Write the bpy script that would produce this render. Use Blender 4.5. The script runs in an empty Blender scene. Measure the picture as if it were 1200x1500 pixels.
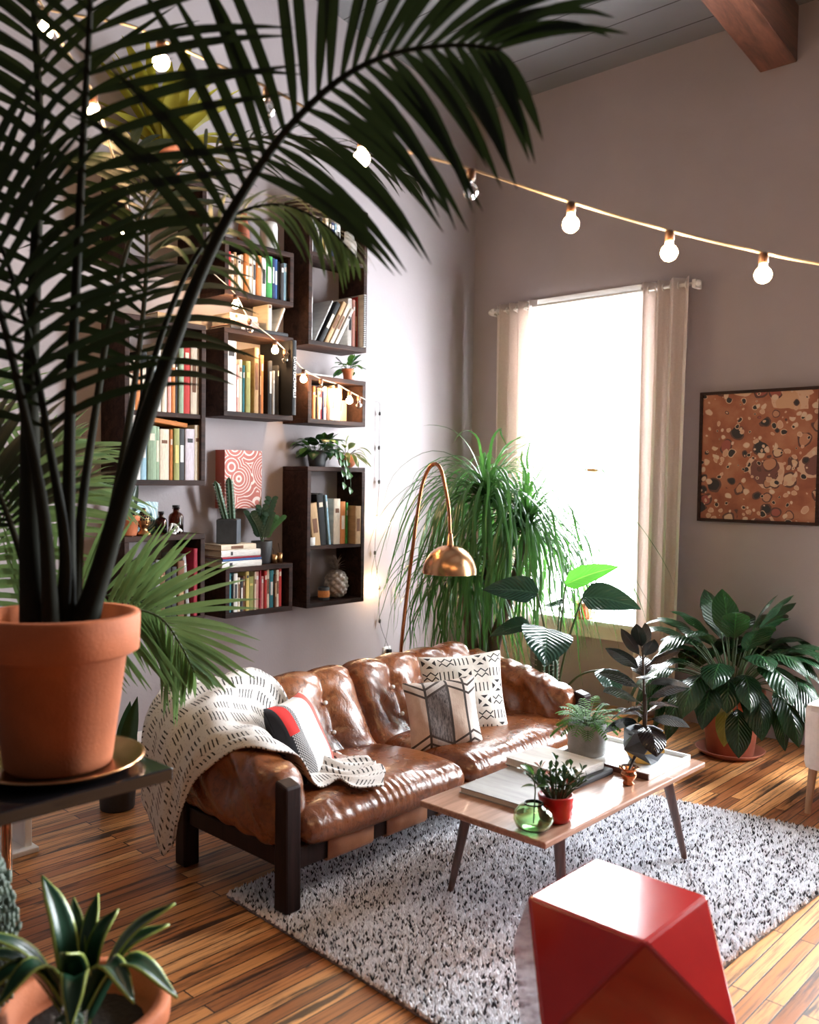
import bpy, math, random
import numpy as np
from mathutils import Matrix, Vector
R_ = random.Random(11)
PI = math.pi
S = bpy.context.scene
COL = S.collection
V = lambda *a: np.array(a, float)
def nz(a):
    a = np.asarray(a, float); l = np.linalg.norm(a)
    return a / l if l > 1e-12 else a
def U(a, b): return R_.uniform(a, b)

# ------------------------------------------------------------------ mesh collector
class MB:
    def __init__(s): s.v = []; s.f = []; s.uv = []; s.mi = []; s.sm = []
    def add(s, vs, fs, uvs=None, mi=0, sm=True):
        o = len(s.v)
        s.v.extend([tuple(map(float, p)) for p in vs])
        s.uv.extend(uvs if uvs is not None else [(0.0, 0.0)] * len(vs))
        for f in fs:
            s.f.append(tuple(i + o for i in f)); s.mi.append(mi); s.sm.append(sm)
        return s
    def box(s, lo, hi, mi=0, M=None):
        x0, y0, z0 = lo; x1, y1, z1 = hi
        vs = [(x0,y0,z0),(x1,y0,z0),(x1,y1,z0),(x0,y1,z0),(x0,y0,z1),(x1,y0,z1),(x1,y1,z1),(x0,y1,z1)]
        if M is not None: vs = [tuple(M @ Vector(p)) for p in vs]
        return s.add(vs, [(0,3,2,1),(4,5,6,7),(0,1,5,4),(1,2,6,5),(2,3,7,6),(3,0,4,7)], mi=mi, sm=False)
    def grid(s, P, mi=0, closed_u=False, closed_v=False, sm=True, uvs=(1, 1)):
        P = np.asarray(P, float); n, m, _ = P.shape
        uv = [(uvs[0] * i / (n - 1), uvs[1] * j / (m - 1)) for i in range(n) for j in range(m)]
        fs = []
        for i in range(n if closed_u else n - 1):
            for j in range(m if closed_v else m - 1):
                a = i * m + j; b = ((i + 1) % n) * m + j; c = ((i + 1) % n) * m + (j + 1) % m; d = i * m + (j + 1) % m
                fs.append((a, b, c, d))
        return s.add(P.reshape(-1, 3), fs, uv, mi, sm)
    def tube(s, pts, rad, n=8, mi=0, caps=True):
        pts = [np.asarray(p, float) for p in pts]; k = len(pts)
        if not hasattr(rad, '__len__'): rad = [rad] * k
        T = [nz(pts[min(i + 1, k - 1)] - pts[max(i - 1, 0)]) for i in range(k)]
        ref = V(0, 0, 1) if abs(T[0][2]) < .9 else V(1, 0, 0)
        a = nz(np.cross(T[0], ref)); rows = []
        for i in range(k):
            a = nz(a - T[i] * np.dot(a, T[i])); b = np.cross(T[i], a)
            rows.append([pts[i] + rad[i] * (math.cos(t) * a + math.sin(t) * b) for t in [2 * PI * q / n for q in range(n)]])
        o = len(s.v)
        s.grid(np.array(rows), mi=mi, closed_v=True)
        if caps:
            s.f.append(tuple(o + q for q in range(n))[::-1]); s.mi.append(mi); s.sm.append(False)
            s.f.append(tuple(o + (k - 1) * n + q for q in range(n))); s.mi.append(mi); s.sm.append(False)
        return s
    def lathe(s, prof, n=32, c=(0, 0, 0), mi=0, wob=None):
        rows = []
        for (r, z) in prof:
            rows.append([(c[0] + r * (1 + (wob(t, z) if wob else 0)) * math.cos(t), c[1] + r * (1 + (wob(t, z) if wob else 0)) * math.sin(t), c[2] + z) for t in [2 * PI * q / n for q in range(n)]])
        return s.grid(np.array(rows)[::-1], mi=mi, closed_v=True)
    def ribbon(s, pts, w, nrm=(0, 0, 1), fold=0.0, nc=2, mi=0, wave=0.0, wk=0.0):
        pts = [np.asarray(p, float) for p in pts]; k = len(pts); nrm = np.asarray(nrm, float)
        vs = []; uv = []
        side = None
        for i in range(k):
            t = nz(pts[min(i + 1, k - 1)] - pts[max(i - 1, 0)])
            c = np.cross(t, nrm)
            if side is None: sd = nz(c) if np.linalg.norm(c) > 1e-3 else nz(np.cross(t, V(1, .3, 0)))
            else:
                sd = nz(side - t * np.dot(side, t))
            side = sd; up = np.cross(sd, t)
            for j in range(nc + 1):
                a = 2 * j / nc - 1
                vs.append(pts[i] + sd * a * w[i] / 2 + up * (abs(a) * fold * w[i] / 2 + wave * w[i] * math.sin(wk * i / (k - 1) + 3 * a) * abs(a)))
                uv.append((j / nc, i / (k - 1)))
        fs = [(i * (nc + 1) + j, i * (nc + 1) + j + 1, (i + 1) * (nc + 1) + j + 1, (i + 1) * (nc + 1) + j) for i in range(k - 1) for j in range(nc)]
        return s.add(vs, fs, uv, mi)
    def ico(s, c, r, mi=0, n=10, sq=(1, 1, 1)):
        rows = []
        for i in range(n // 2 + 1):
            ph = PI * i / (n // 2)
            rows.append([(c[0] + sq[0] * r * math.sin(ph) * math.cos(t), c[1] + sq[1] * r * math.sin(ph) * math.sin(t), c[2] + sq[2] * r * math.cos(ph)) for t in [2 * PI * q / n for q in range(n)]])
        return s.grid(np.array(rows), mi=mi, closed_v=True)
    def xf(s, M):
        s.v = [tuple(M @ Vector(p)) for p in s.v]; return s
    def build(s, name, mats, parent=None, W=False, bev=0, flat=False, loc=None):
        me = bpy.data.meshes.new(name)
        vs = s.v
        if W and parent is not None:
            l = parent.location; vs = [(a - l.x, b - l.y, c - l.z) for a, b, c in vs]
        me.from_pydata(vs, [], s.f)
        if not isinstance(mats, (list, tuple)): mats = [mats]
        for m in mats: me.materials.append(m)
        me.polygons.foreach_set('material_index', s.mi)
        me.polygons.foreach_set('use_smooth', [False] * len(s.f) if flat else s.sm)
        uvl = me.uv_layers.new(name='UVMap')
        li = np.zeros(len(me.loops), dtype=np.int32); me.loops.foreach_get('vertex_index', li)
        uvl.data.foreach_set('uv', np.array(s.uv, dtype=np.float32)[li].ravel())
        me.update()
        o = bpy.data.objects.new(name, me); COL.objects.link(o)
        if parent is not None: o.parent = parent
        if loc is not None: o.location = loc
        if bev:
            b = o.modifiers.new('bevel', 'BEVEL'); b.width = bev; b.segments = 2; b.limit_method = 'ANGLE'; b.angle_limit = 0.6
        return o

def tag(o, label, cat, group=None):
    o['label'] = label; o['category'] = cat
    if group: o['group'] = group
    return o
def thing(name, label, cat, loc=(0, 0, 0), rotz=0, group=None):
    o = bpy.data.objects.new(name, None); COL.objects.link(o)
    o.location = loc; o.rotation_euler = (0, 0, rotz); o.empty_display_size = .05
    return tag(o, label, cat, group)
def struct(o): o['kind'] = 'structure'; return o
def subd(o, lv=1):
    m = o.modifiers.new('sub', 'SUBSURF'); m.levels = lv; m.render_levels = lv; return o
def arc(base, d, L, droop, n=8, up=None):
    """centreline of a blade that starts along d and bends towards the ground"""
    p = np.asarray(base, float); d = nz(d); pts = [p]; st = L / (n - 1)
    for i in range(n - 1):
        p = p + d * st; pts.append(p); d = nz(d + V(0, 0, -1) * droop / (n - 1))
    return pts
def spline(P, n):
    P = [np.asarray(p, float) for p in P]; out = []
    Q = [2 * P[0] - P[1]] + P + [2 * P[-1] - P[-2]]; k = len(P) - 1
    for q in range(n):
        t = q / (n - 1) * k; i = min(int(t), k - 1); u = t - i
        a, b, c, d = Q[i], Q[i + 1], Q[i + 2], Q[i + 3]
        out.append(.5 * (2 * b + (c - a) * u + (2 * a - 5 * b + 4 * c - d) * u * u + (3 * b - a - 3 * c + d) * u ** 3))
    return out

# ------------------------------------------------------------------ materials
class NT:
    def __init__(s, name):
        s.m = bpy.data.materials.new(name); s.m.use_nodes = True; s.t = s.m.node_tree; s.t.nodes.clear()
        s.out = s.t.nodes.new('ShaderNodeOutputMaterial')
    def n(s, ty, props=None, ins=None, **kw):
        d = s.t.nodes.new('ShaderNode' + ty)
        for k, v in (props or {}).items(): setattr(d, k, v)
        allin = dict(ins or {}); allin.update(kw)
        for k, v in allin.items():
            so = d.inputs[k]
            if isinstance(v, bpy.types.NodeSocket): s.t.links.new(v, so)
            elif isinstance(v, bpy.types.Node): s.t.links.new(v.outputs[0], so)
            else:
                if isinstance(v, (tuple, list)) and len(v) == 3 and so.type == 'RGBA': v = (*v, 1)
                so.default_value = v
        return d
    def math(s, op, a, b=None, c=None):
        i = {0: a}
        if b is not None: i[1] = b
        if c is not None: i[2] = c
        return s.n('Math', {'operation': op}, i).outputs[0]
    def mix(s, f, a, b, bt='MIX'):
        d = s.t.nodes.new('ShaderNodeMix'); d.data_type = 'RGBA'; d.blend_type = bt
        for so, v in ((d.inputs[0], f), (d.inputs[6], a), (d.inputs[7], b)):
            if isinstance(v, bpy.types.NodeSocket): s.t.links.new(v, so)
            else: so.default_value = (*v, 1) if isinstance(v, (tuple, list)) else v
        return d.outputs[2]
    def ramp(s, f, stops, interp='LINEAR'):
        d = s.n('ValToRGB', None, {0: f}); cr = d.color_ramp; cr.interpolation = interp
        while len(cr.elements) > 1: cr.elements.remove(cr.elements[-1])
        for i, (p, c) in enumerate(stops):
            e = cr.elements[0] if i == 0 else cr.elements.new(p)
            e.position = p; e.color = (*c, 1) if isinstance(c, (tuple, list)) else (c, c, c, 1)
        return d.outputs[0]
    def co(s, which='Object'): return s.n('TexCoord').outputs[which]
    def mapp(s, v, sc=(1, 1, 1), rot=(0, 0, 0), loc=(0, 0, 0)):
        return s.n('Mapping', None, {'Vector': v, 'Scale': sc, 'Rotation': rot, 'Location': loc}).outputs[0]
    def noise(s, v, sc, det=4, rough=.55, dist=0): return s.n('TexNoise', None, {'Vector': v, 'Scale': sc, 'Detail': det, 'Roughness': rough, 'Distortion': dist}).outputs[0]
    def bump(s, h, st=.3, dist=.01): return s.n('Bump', None, {'Strength': st, 'Distance': dist, 'Height': h}).outputs[0]
    def done(s, col, rough=.5, bump=None, **kw):
        i = {'Base Color': col, 'Roughness': rough}
        if bump is not None: i['Normal'] = bump
        i.update({k.replace('_', ' '): v for k, v in kw.items()})
        b = s.n('BsdfPrincipled', None, i); s.b = b
        s.t.links.new(b.outputs[0], s.out.inputs[0]); return s.m
    def surf(s, sh): s.t.links.new(sh if isinstance(sh, bpy.types.NodeSocket) else sh.outputs[0], s.out.inputs[0]); return s.m

def plain(name, col, rough=.5, var=.12, sc=14, bump=0.0, bsc=120, **kw):
    t = NT(name); c = t.co()
    f = t.noise(c, sc)
    lo = tuple(max(0, x * (1 - var)) for x in col); hi = tuple(min(1, x * (1 + var)) for x in col)
    cc = t.ramp(f, [(.3, lo), (.7, hi)])
    bp = t.bump(t.noise(c, bsc, 3), bump, .004) if bump else None
    return t.done(cc, rough, bp, **kw)
def wood(name, dark, light, rough=.45, sc=(2, 30, 30), bump=.15, coat=0.0, spec=.5):
    t = NT(name); c = t.mapp(t.co(), sc)
    f = t.noise(c, 1.6, 6, .6, .8); g = t.noise(c, 7, 3)
    cc = t.ramp(t.math('ADD', t.math('MULTIPLY', f, .75), t.math('MULTIPLY', g, .25)), [(.33, dark), (.62, light)])
    return t.done(cc, rough, t.bump(f, bump, .003), Coat_Weight=coat, Specular_IOR_Level=spec)
def leafmat(name, col, back=None, rough=.35, trans=.3, margin=None, mw=.4, vein=None, stripes=0, spec=.5):
    t = NT(name); uv = t.n('UVMap').outputs[0]
    sx = t.n('SeparateXYZ', None, {0: uv}); u = sx.outputs[0]; v = sx.outputs[1]
    a = t.math('ABSOLUTE', t.math('SUBTRACT', u, .5))
    f = t.noise(t.co(), 9)
    cc = t.ramp(f, [(.3, tuple(x * .75 for x in col)), (.7, tuple(min(1, x * 1.25) for x in col))])
    h = None
    if vein is not None:
        cc = t.mix(t.math('LESS_THAN', a, .025), cc, vein)
        w = t.math('ADD', t.math('MULTIPLY', v, 70), t.math('MULTIPLY', a, -45))
        h = t.bump(t.math('SINE', w), .35, .004)
    if stripes:
        cc = t.mix(t.math('GREATER_THAN', t.math('SINE', t.math('MULTIPLY', u, stripes * 6.283)), .3), cc, tuple(min(1, x * 1.7) for x in col))
    if margin is not None: cc = t.mix(t.math('GREATER_THAN', a, mw), cc, margin)
    if back is not None:
        g = t.n('NewGeometry').outputs['Backfacing']; cc = t.mix(g, cc, back)
    i = {'Base Color': cc, 'Roughness': rough, 'Specular IOR Level': spec}
    if h is not None: i['Normal'] = h
    b = t.n('BsdfPrincipled', None, i)
    tr = t.n('BsdfTranslucent', None, {'Color': t.mix(.5, cc, (min(1, col[0] * 2.2 + .02), min(1, col[1] * 2.2 + .03), col[2] * 1.2))})
    mx = t.n('MixShader', None, {0: trans, 1: b.outputs[0], 2: tr.outputs[0]})
    return t.surf(mx)
M = {}
def mk_mats():
    M['frame'] = wood('dark_walnut_boards', (.012, .006, .006), (.05, .025, .02), .5, (3, 3, 26), spec=.2)
    M['shelf'] = wood('dark_stained_shelf_boards', (.009, .005, .005), (.050, .024, .018), .62, (14, 1.2, 14), .35); M['shelf'].node_tree.nodes['Principled BSDF'].inputs['Specular IOR Level'].default_value = .15
    M['sofawood'] = wood('dark_jacaranda', (.007, .0045, .005), (.028, .014, .012), .42, (14, 14, 1.5), spec=.18)
    M['walnut'] = wood('walnut_veneer', (.20, .095, .06), (.42, .24, .17), .3, (22, 1.6, 22), .03, .25)
    M['walnutleg'] = wood('walnut_leg', (.045, .018, .014), (.12, .05, .035), .35, (20, 20, 2))
    M['palewood'] = wood('pale_chair_wood', (.25, .14, .08), (.45, .28, .18), .45, (20, 20, 2))
    M['beam'] = wood('varnished_beam', (.035, .012, .008), (.16, .06, .035), .3, (10, 1.2, 10), .2, .4)
    M['black'] = plain('black_lacquer', (.008, .008, .010), .12, Coat_Weight=.5)
    M['terra'] = plain('terracotta', (.50, .145, .055), .75, .14, 9, .25, 160)
    M['terra2'] = plain('aged_terracotta', (.34, .10, .055), .75, .2, 7, .25, 160)
    M['soil'] = plain('dark_potting_soil', (.018, .012, .009), .95, .5, 60, 1.0, 90)
    M['brass'] = plain('brushed_brass', (.62, .33, .17), .24, .06, 30, Metallic=1.0)
    M['brass2'] = plain('aged_brass', (.42, .24, .11), .3, .15, 30, Metallic=1.0)
    M['copper'] = plain('copper', (.55, .22, .10), .2, .06, 30, Metallic=1.0)
    M['iron'] = plain('black_iron', (.02, .018, .018), .4, Metallic=.6)
    M['white'] = plain('white_paint', (.80, .79, .78), .4, .03)
    M['ceramic'] = plain('white_ceramic', (.72, .71, .69), .35, .05)
    M['gloss_white'] = plain('glossy_white', (.85, .85, .85), .15, .03)
    M['paper'] = plain('page_edges', (.74, .69, .60), .85, .1, 200)
    M['socket'] = plain('brown_bulb_socket', (.10, .045, .025), .45)
    M['cord'] = plain('pale_cord', (.70, .60, .48), .5)
    M['wire'] = plain('thin_dark_wire', (.03, .03, .03), .5)
    M['dark'] = plain('charcoal_ceramic', (.028, .03, .036), .5, .25, 20, .1)
    M['slate'] = plain('slate_grey_ceramic', (.055, .065, .08), .5, .3, 14, .15)
    M['silver'] = plain('silvered_pineapple', (.42, .36, .32), .45, .25, 40, Metallic=.5)
    M['goldpaint'] = plain('gold_paint', (.75, .46, .10), .35, .1, Metallic=.5)
    M['cream'] = plain('cream_upholstery', (.66, .60, .55), .85, .06, 30, .3, 300)
    t = NT('clear_bulb_glass'); M['glass'] = t.done((1, 1, 1), .02, Transmission_Weight=1.0, IOR=1.3)
    def tint(name, c, r=.03):
        t = NT(name); M[name] = t.done(c, r, Transmission_Weight=1.0, IOR=1.45)
    tint('green_glass', (.62, .88, .55)); tint('amber_glass', (.22, .055, .02))
    t = NT('window_glass')
    M['pane'] = t.surf(t.n('MixShader', None, {0: .06, 1: t.n('BsdfTransparent').outputs[0], 2: t.n('BsdfGlossy', None, {'Roughness': .02}).outputs[0]}))
    t = NT('lit_bulb'); M['lit'] = t.surf(t.n('Emission', None, {'Color': (1, .62, .30, 1), 'Strength': BULB}))
    # plaster wall
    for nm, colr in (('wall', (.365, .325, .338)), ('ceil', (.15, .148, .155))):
        t = NT('plaster_' + nm); c = t.co()
        f = t.noise(c, 1.1, 5, .6); g = t.noise(c, 55, 4, .6)
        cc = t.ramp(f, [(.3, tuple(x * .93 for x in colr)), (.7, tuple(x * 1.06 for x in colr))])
        if nm == 'ceil':
            y = t.n('SeparateXYZ', None, {0: c}).outputs[1]
            ln = t.math('LESS_THAN', t.math('FRACT', t.math('MULTIPLY', t.math('ADD', y, 10.01), 1 / .24)), .035)
            cc = t.mix(ln, cc, (.03, .025, .025)); g = t.math('SUBTRACT', g, t.math('MULTIPLY', ln, 3.0))
        M[nm] = t.done(cc, .8, t.bump(g, .25, .004))
    # heart-pine strip floor
    t = NT('old_pine_floor'); c = t.co()
    sw = t.n('SeparateXYZ', None, {0: c}); vec = t.n('CombineXYZ', None, {0: sw.outputs[1], 1: sw.outputs[0]}).outputs[0]
    br = t.n('TexBrick', {'offset': .37, 'offset_frequency': 2, 'squash': 1.0}, {'Vector': vec, 'Color1': (0, 0, 0, 1), 'Color2': (1, 1, 1, 1), 'Mortar': (.5, .5, .5, 1), 'Scale': 1.0, 'Mortar Size': .0024, 'Mortar Smooth': .1, 'Bias': 0.0, 'Brick Width': 1.15, 'Row Height': .052})
    rnd = br.outputs[0]; mort = br.outputs[1]
    off = t.n('VectorMath', {'operation': 'ADD'}, {0: c, 1: t.n('CombineXYZ', None, {1: t.math('MULTIPLY', rnd, 9)}).outputs[0]}).outputs[0]
    st = t.noise(t.mapp(off, (30, 1.1, 1)), 2.6, 7, .66, .5); st2 = t.noise(t.mapp(off, (11, .9, 1)), 1.6, 6, .66, .4); st3 = t.noise(t.mapp(off, (5, 1.6, 1)), 6.0, 5, .7)
    base = t.ramp(rnd, [(0, (.28, .095, .03)), (.35, (.50, .195, .062)), (.7, (.64, .29, .10)), (1, (.76, .41, .18))])
    grain = t.mix(t.ramp(st, [(.36, .75), (.50, 0.0)]), base, (.07, .024, .010))
    grain = t.mix(t.ramp(st2, [(.53, 0.0), (.63, .92)]), grain, (.016, .008, .006))
    grain = t.mix(t.ramp(st3, [(.66, 0.0), (.72, .9)]), grain, (.014, .008, .007))
    cc = t.mix(mort, grain, (.004, .003, .003))
    h = t.math('SUBTRACT', t.math('MULTIPLY', st, .25), t.math('MULTIPLY', mort, 1.5))
    M['floor'] = t.done(cc, t.ramp(st, [(.3, .44), (.7, .30)]), t.bump(h, .35, .004), Coat_Weight=.10, Coat_Roughness=.3)
    # leather
    t = NT('cognac_leather'); c = t.co()
    f = t.noise(c, 3.2, 5, .6); cr = t.noise(c, 46, 4, .6, .8); w = t.noise(t.mapp(c, (9, 9, 3)), 2.4, 5, .62, 1.4)
    cc = t.ramp(f, [(.28, (.085, .024, .009)), (.5, (.20, .061, .019)), (.72, (.32, .115, .038))])
    cc = t.mix(t.ramp(cr, [(.38, .55), (.5, 0.0)]), cc, (.07, .022, .01))
    hh = t.math('ADD', t.math('MULTIPLY', w, .7), t.math('MULTIPLY', cr, .25))
    M['leather'] = t.done(cc, t.ramp(f, [(.3, .22), (.7, .34)]), t.bump(hh, .30, .02), Coat_Weight=.4, Coat_Roughness=.16)
    M['strap'] = plain('tan_leather_strap', (.30, .125, .06), .4, .2, 12, .15)
    # rug
    t = NT('rug_pile'); at = t.n('Attribute', {'attribute_name': 'tint'}).outputs['Fac']
    M['rug'] = t.done(t.ramp(at, [(0, (.012, .012, .018)), (.18, (.04, .04, .05)), (.21, (.74, .75, .79)), (1, (.93, .93, .97))]), .95)
    M['rugbase'] = plain('rug_backing', (.22, .22, .24), .95, .6, 60)
    # red lacquer
    t = NT('red_lacquer'); c = t.co()
    M['red'] = t.done(t.ramp(t.noise(c, 4), [(.3, (.33, .008, .010)), (.7, (.44, .016, .014))]), .16, t.bump(t.noise(c, 12, 2), .05, .01), Coat_Weight=.6, Coat_Roughness=.08)
    M['redpot'] = plain('red_glazed_pot', (.42, .012, .010), .3, .15, 16, .12)
    # linen curtains
    t = NT('linen_curtain'); c = t.co()
    cc = t.ramp(t.noise(c, 90, 2), [(.3, (.80, .74, .715)), (.7, (.91, .86, .835))])
    b = t.n('BsdfPrincipled', None, {'Base Color': cc, 'Roughness': .9, 'Normal': t.bump(t.noise(c, 260, 2), .3, .003)})
    tr = t.n('BsdfTranslucent', None, {'Color': (.86, .76, .71, 1)})
    M['linen'] = t.surf(t.n('MixShader', None, {0: .40, 1: b.outputs[0], 2: tr.outputs[0]}))
    M['ivory'] = plain('ivory_fabric', (.72, .68, .62), .9, .05, 60, .3, 400)
    # --- foliage
    M['palm'] = leafmat('palm_leaf_backlit', (.006, .011, .006), None, .5, .08, spec=.25)  # near-black colour stands for the backlit silhouette of the fronds
    M['palm_lit'] = leafmat('palm_leaf_window_lit', (.045, .065, .026), None, .4, .2)  # lighter copy of the palm leaf, window light on one frond put into colour
    M['palmstem'] = plain('palm_stem', (.012, .013, .008), .75, .3, 6); M['palmstem'].node_tree.nodes['Principled BSDF'].inputs['Specular IOR Level'].default_value = .12
    M['palm2'] = leafmat('palm_leaf_green', (.13, .22, .11), None, .36, .3)
    M['pony'] = leafmat('ponytail_leaf', (.035, .105, .030), None, .25, .28, vein=None)
    M['bark'] = plain('grey_bark', (.10, .075, .05), .9, .3, 20, .8, 40)
    M['philo'] = leafmat('philodendron_leaf', (.012, .035, .025), None, .16, .22, vein=(.03, .07, .045))
    M['philo_backlit'] = leafmat('backlit_philodendron_leaf', (.07, .30, .045), None, .25, .55, vein=(.3, .5, .12))  # lighter green puts the window backlight into the leaf colour
    M['rubber'] = leafmat('rubber_plant_leaf', (.007, .011, .015), (.02, .014, .015), .2, .04, vein=(.03, .025, .03))
    M['lily'] = leafmat('peace_lily_leaf', (.010, .036, .014), None, .24, .15, vein=(.03, .09, .03))
    M['lilyy'] = leafmat('yellowing_leaf', (.22, .20, .03), None, .35, .25, vein=(.3, .28, .08))
    M['green'] = leafmat('small_green_leaf', (.035, .11, .022), None, .3, .25)
    M['fern'] = leafmat('fern_leaf', (.075, .23, .04), None, .6, .3, spec=.2)
    M['dgreen'] = leafmat('dark_small_leaf', (.012, .04, .014), None, .28, .15)
    M['hoya'] = leafmat('variegated_leaf', (.07, .10, .02), None, .35, .25, margin=(.35, .33, .16), mw=.36)
    M['agave'] = leafmat('agave_leaf', (.016, .06, .032), None, .3, .1, margin=(.34, .42, .10), mw=.42)
    M['agaves'] = leafmat('small_agave_leaf', (.03, .07, .05), None, .35, .1)
    M['bulblit_leaf'] = leafmat('bulb_tinted_fern_leaf', (.26, .23, .03), None, .4, .5)  # yellow cast of warm bulb light painted into the fern leaves
    M['succ'] = plain('grey_green_succulent', (.14, .18, .14), .5, .3, 30)
    M['cactus'] = plain('cactus_skin', (.03, .075, .035), .5, .3, 30)
    M['redleaf'] = leafmat('red_tipped_leaf', (.28, .05, .03), None, .35, .25)
    M['stem'] = plain('green_stem', (.04, .075, .025), .5, .2, 20)
    M['bstem'] = plain('brown_stem', (.05, .03, .018), .7, .2, 20)
BULB = 62.0
mk_mats()
# ------------------------------------------------------------------ the room
def wall(name, lo, hi, mat, holes=None):
    return struct(MB().box(lo, hi).build(name, mat))
M['dimwall'] = plain('darkened_unseen_plaster', (.11, .095, .09), .85, .08, 2, .2)  # unseen right and front walls, colour darkened to cut bounce light
H0, SL = 4.231, .13
XR, YF = 6.6, -7.6
struct(MB().box((-.2, YF - .2, -.12), (XR + .2, .45, 0)).build('floor', M['floor']))
struct(MB().box((-.2, YF - .2, 0), (0, .3, 5.4)).build('wall_left', M['wall']))
struct(MB().box((XR, YF - .2, 0), (XR + .2, .3, 5.4)).build('wall_right', M['dimwall']))
struct(MB().box((0, YF - .2, 0), (XR, YF, 5.4)).build('wall_front', M['dimwall']))
WIN = [(.56, 1.40, .56, 2.68), (3.06, 4.36, .56, 3.0)]
wb = MB(); x = 0
for (a, b, c, d) in WIN:
    wb.box((x, 0, 0), (a, .3, 4.4)); wb.box((a, 0, 0), (b, .3, c)); wb.box((a, 0, d), (b, .3, 4.4)); x = b
wb.box((x, 0, 0), (XR, .3, 4.4))
struct(wb.build('wall_back', M['wall']))
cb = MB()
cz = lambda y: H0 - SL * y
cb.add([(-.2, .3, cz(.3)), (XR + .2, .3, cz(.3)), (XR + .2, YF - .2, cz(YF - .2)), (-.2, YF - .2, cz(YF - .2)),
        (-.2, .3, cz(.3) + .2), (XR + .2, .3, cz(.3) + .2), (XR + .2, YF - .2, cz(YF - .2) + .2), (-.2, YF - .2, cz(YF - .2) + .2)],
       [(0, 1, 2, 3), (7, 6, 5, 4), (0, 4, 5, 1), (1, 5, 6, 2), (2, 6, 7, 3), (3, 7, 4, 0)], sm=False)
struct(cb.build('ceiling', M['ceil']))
for k, x0 in enumerate((2.129, 5.2)):
    bm = MB(); x1 = x0 + .215; y0, y1 = -.002, YF + .01
    vs = []
    for y in (y0, y1):
        for z in (-.32, -.002):
            for xx in (x0, x1): vs.append((xx, y, cz(y) + z))
    bm.add(vs, [(0, 1, 3, 2), (4, 6, 7, 5), (0, 4, 5, 1), (2, 3, 7, 6), (0, 2, 6, 4), (1, 5, 7, 3)], sm=False)
    struct(bm.build('trim_%d' % (k + 1), M['beam'], bev=.008))
for nm, lo, hi in (('baseboard_left', (0, YF, 0), (.016, 0, .13)), ('baseboard_back', (.0, -.016, 0), (.46, 0, .13))):
    struct(MB().box(lo, hi).build(nm, M['white'], bev=.004))
bb = MB()
for a, b in ((1.50, 2.95), (4.47, XR)): bb.box((a, -.016, 0), (b, 0, .13))
struct(bb.build('baseboard_back_rest', M['wall'], bev=.004)).name = 'baseboard_right'
for k, (a, b, c, d) in enumerate(WIN):
    fr = MB()
    fr.box((a - .10, -.022, 0), (a, .0, d + .10)); fr.box((b, -.022, 0), (b + .10, 0, d + .10)); fr.box((a, -.022, d), (b, 0, d + .10))
    fr.box((a, .0, c), (a + .02, .28, d)); fr.box((b - .02, 0, c), (b, .28, d)); fr.box((a, 0, d - .02), (b, .28, d))
    root = struct(fr.build('window_%d' % (k + 1), M['white'], bev=.003))
    MB().box((a - .13, -.075, c - .03), (b + .13, .1, c + .004)).box((a - .1, -.03, c - .12), (b + .1, 0, c - .03)).build('sill', M['white'], root, bev=.004)
    zm = (c + d) / 2 - .05
    for nm, y, z0, z1 in (('lower_sash', .13, c + .004, zm + .02), ('upper_sash', .17, zm - .02, d - .02)):
        w = .032
        sa = MB().box((a + .02, y, z0), (a + .02 + w, y + .03, z1)).box((b - .02 - w, y, z0), (b - .02, y + .03, z1))
        sa.box((a + .02 + w, y, z0), (b - .02 - w, y + .03, z0 + w)).box((a + .02 + w, y, z1 - w * .8), (b - .02 - w, y + .03, z1))
        so = sa.build(nm, M['white'], root)
        MB().box((a + .02 + w, y + .013, z0 + w), (b - .02 - w, y + .017, z1 - w * .8)).build('glass_pane', M['pane'], so)
    MB().box(((a + b) / 2 - .03, .105, zm), ((a + b) / 2 + .03, .13, zm + .02)).build('sash_lock', M['brass2'], root)

# ------------------------------------------------------------------ camera
cam = bpy.data.cameras.new('camera'); co = bpy.data.objects.new('camera', cam); COL.objects.link(co)
yaw, pit, rol = -.7466, .03686, .01373
f = V(math.sin(yaw) * math.cos(pit), math.cos(yaw) * math.cos(pit), -math.sin(pit))
r = V(math.cos(yaw), -math.sin(yaw), 0); u = np.cross(r, f)
r2 = math.cos(rol) * r + math.sin(rol) * u; u2 = -math.sin(rol) * r + math.cos(rol) * u
co.matrix_world = Matrix(((r2[0], u2[0], -f[0], 4.292), (r2[1], u2[1], -f[1], -5.324), (r2[2], u2[2], -f[2], 1.5), (0, 0, 0, 1)))
cam.sensor_fit = 'HORIZONTAL'; cam.sensor_width = 36; cam.lens = 1315.9 / 1200 * 36
cam.dof.use_dof = True; cam.dof.focus_distance = 4.1; cam.dof.aperture_fstop = 3.2
cam.clip_start = .02
S.camera = co
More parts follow.
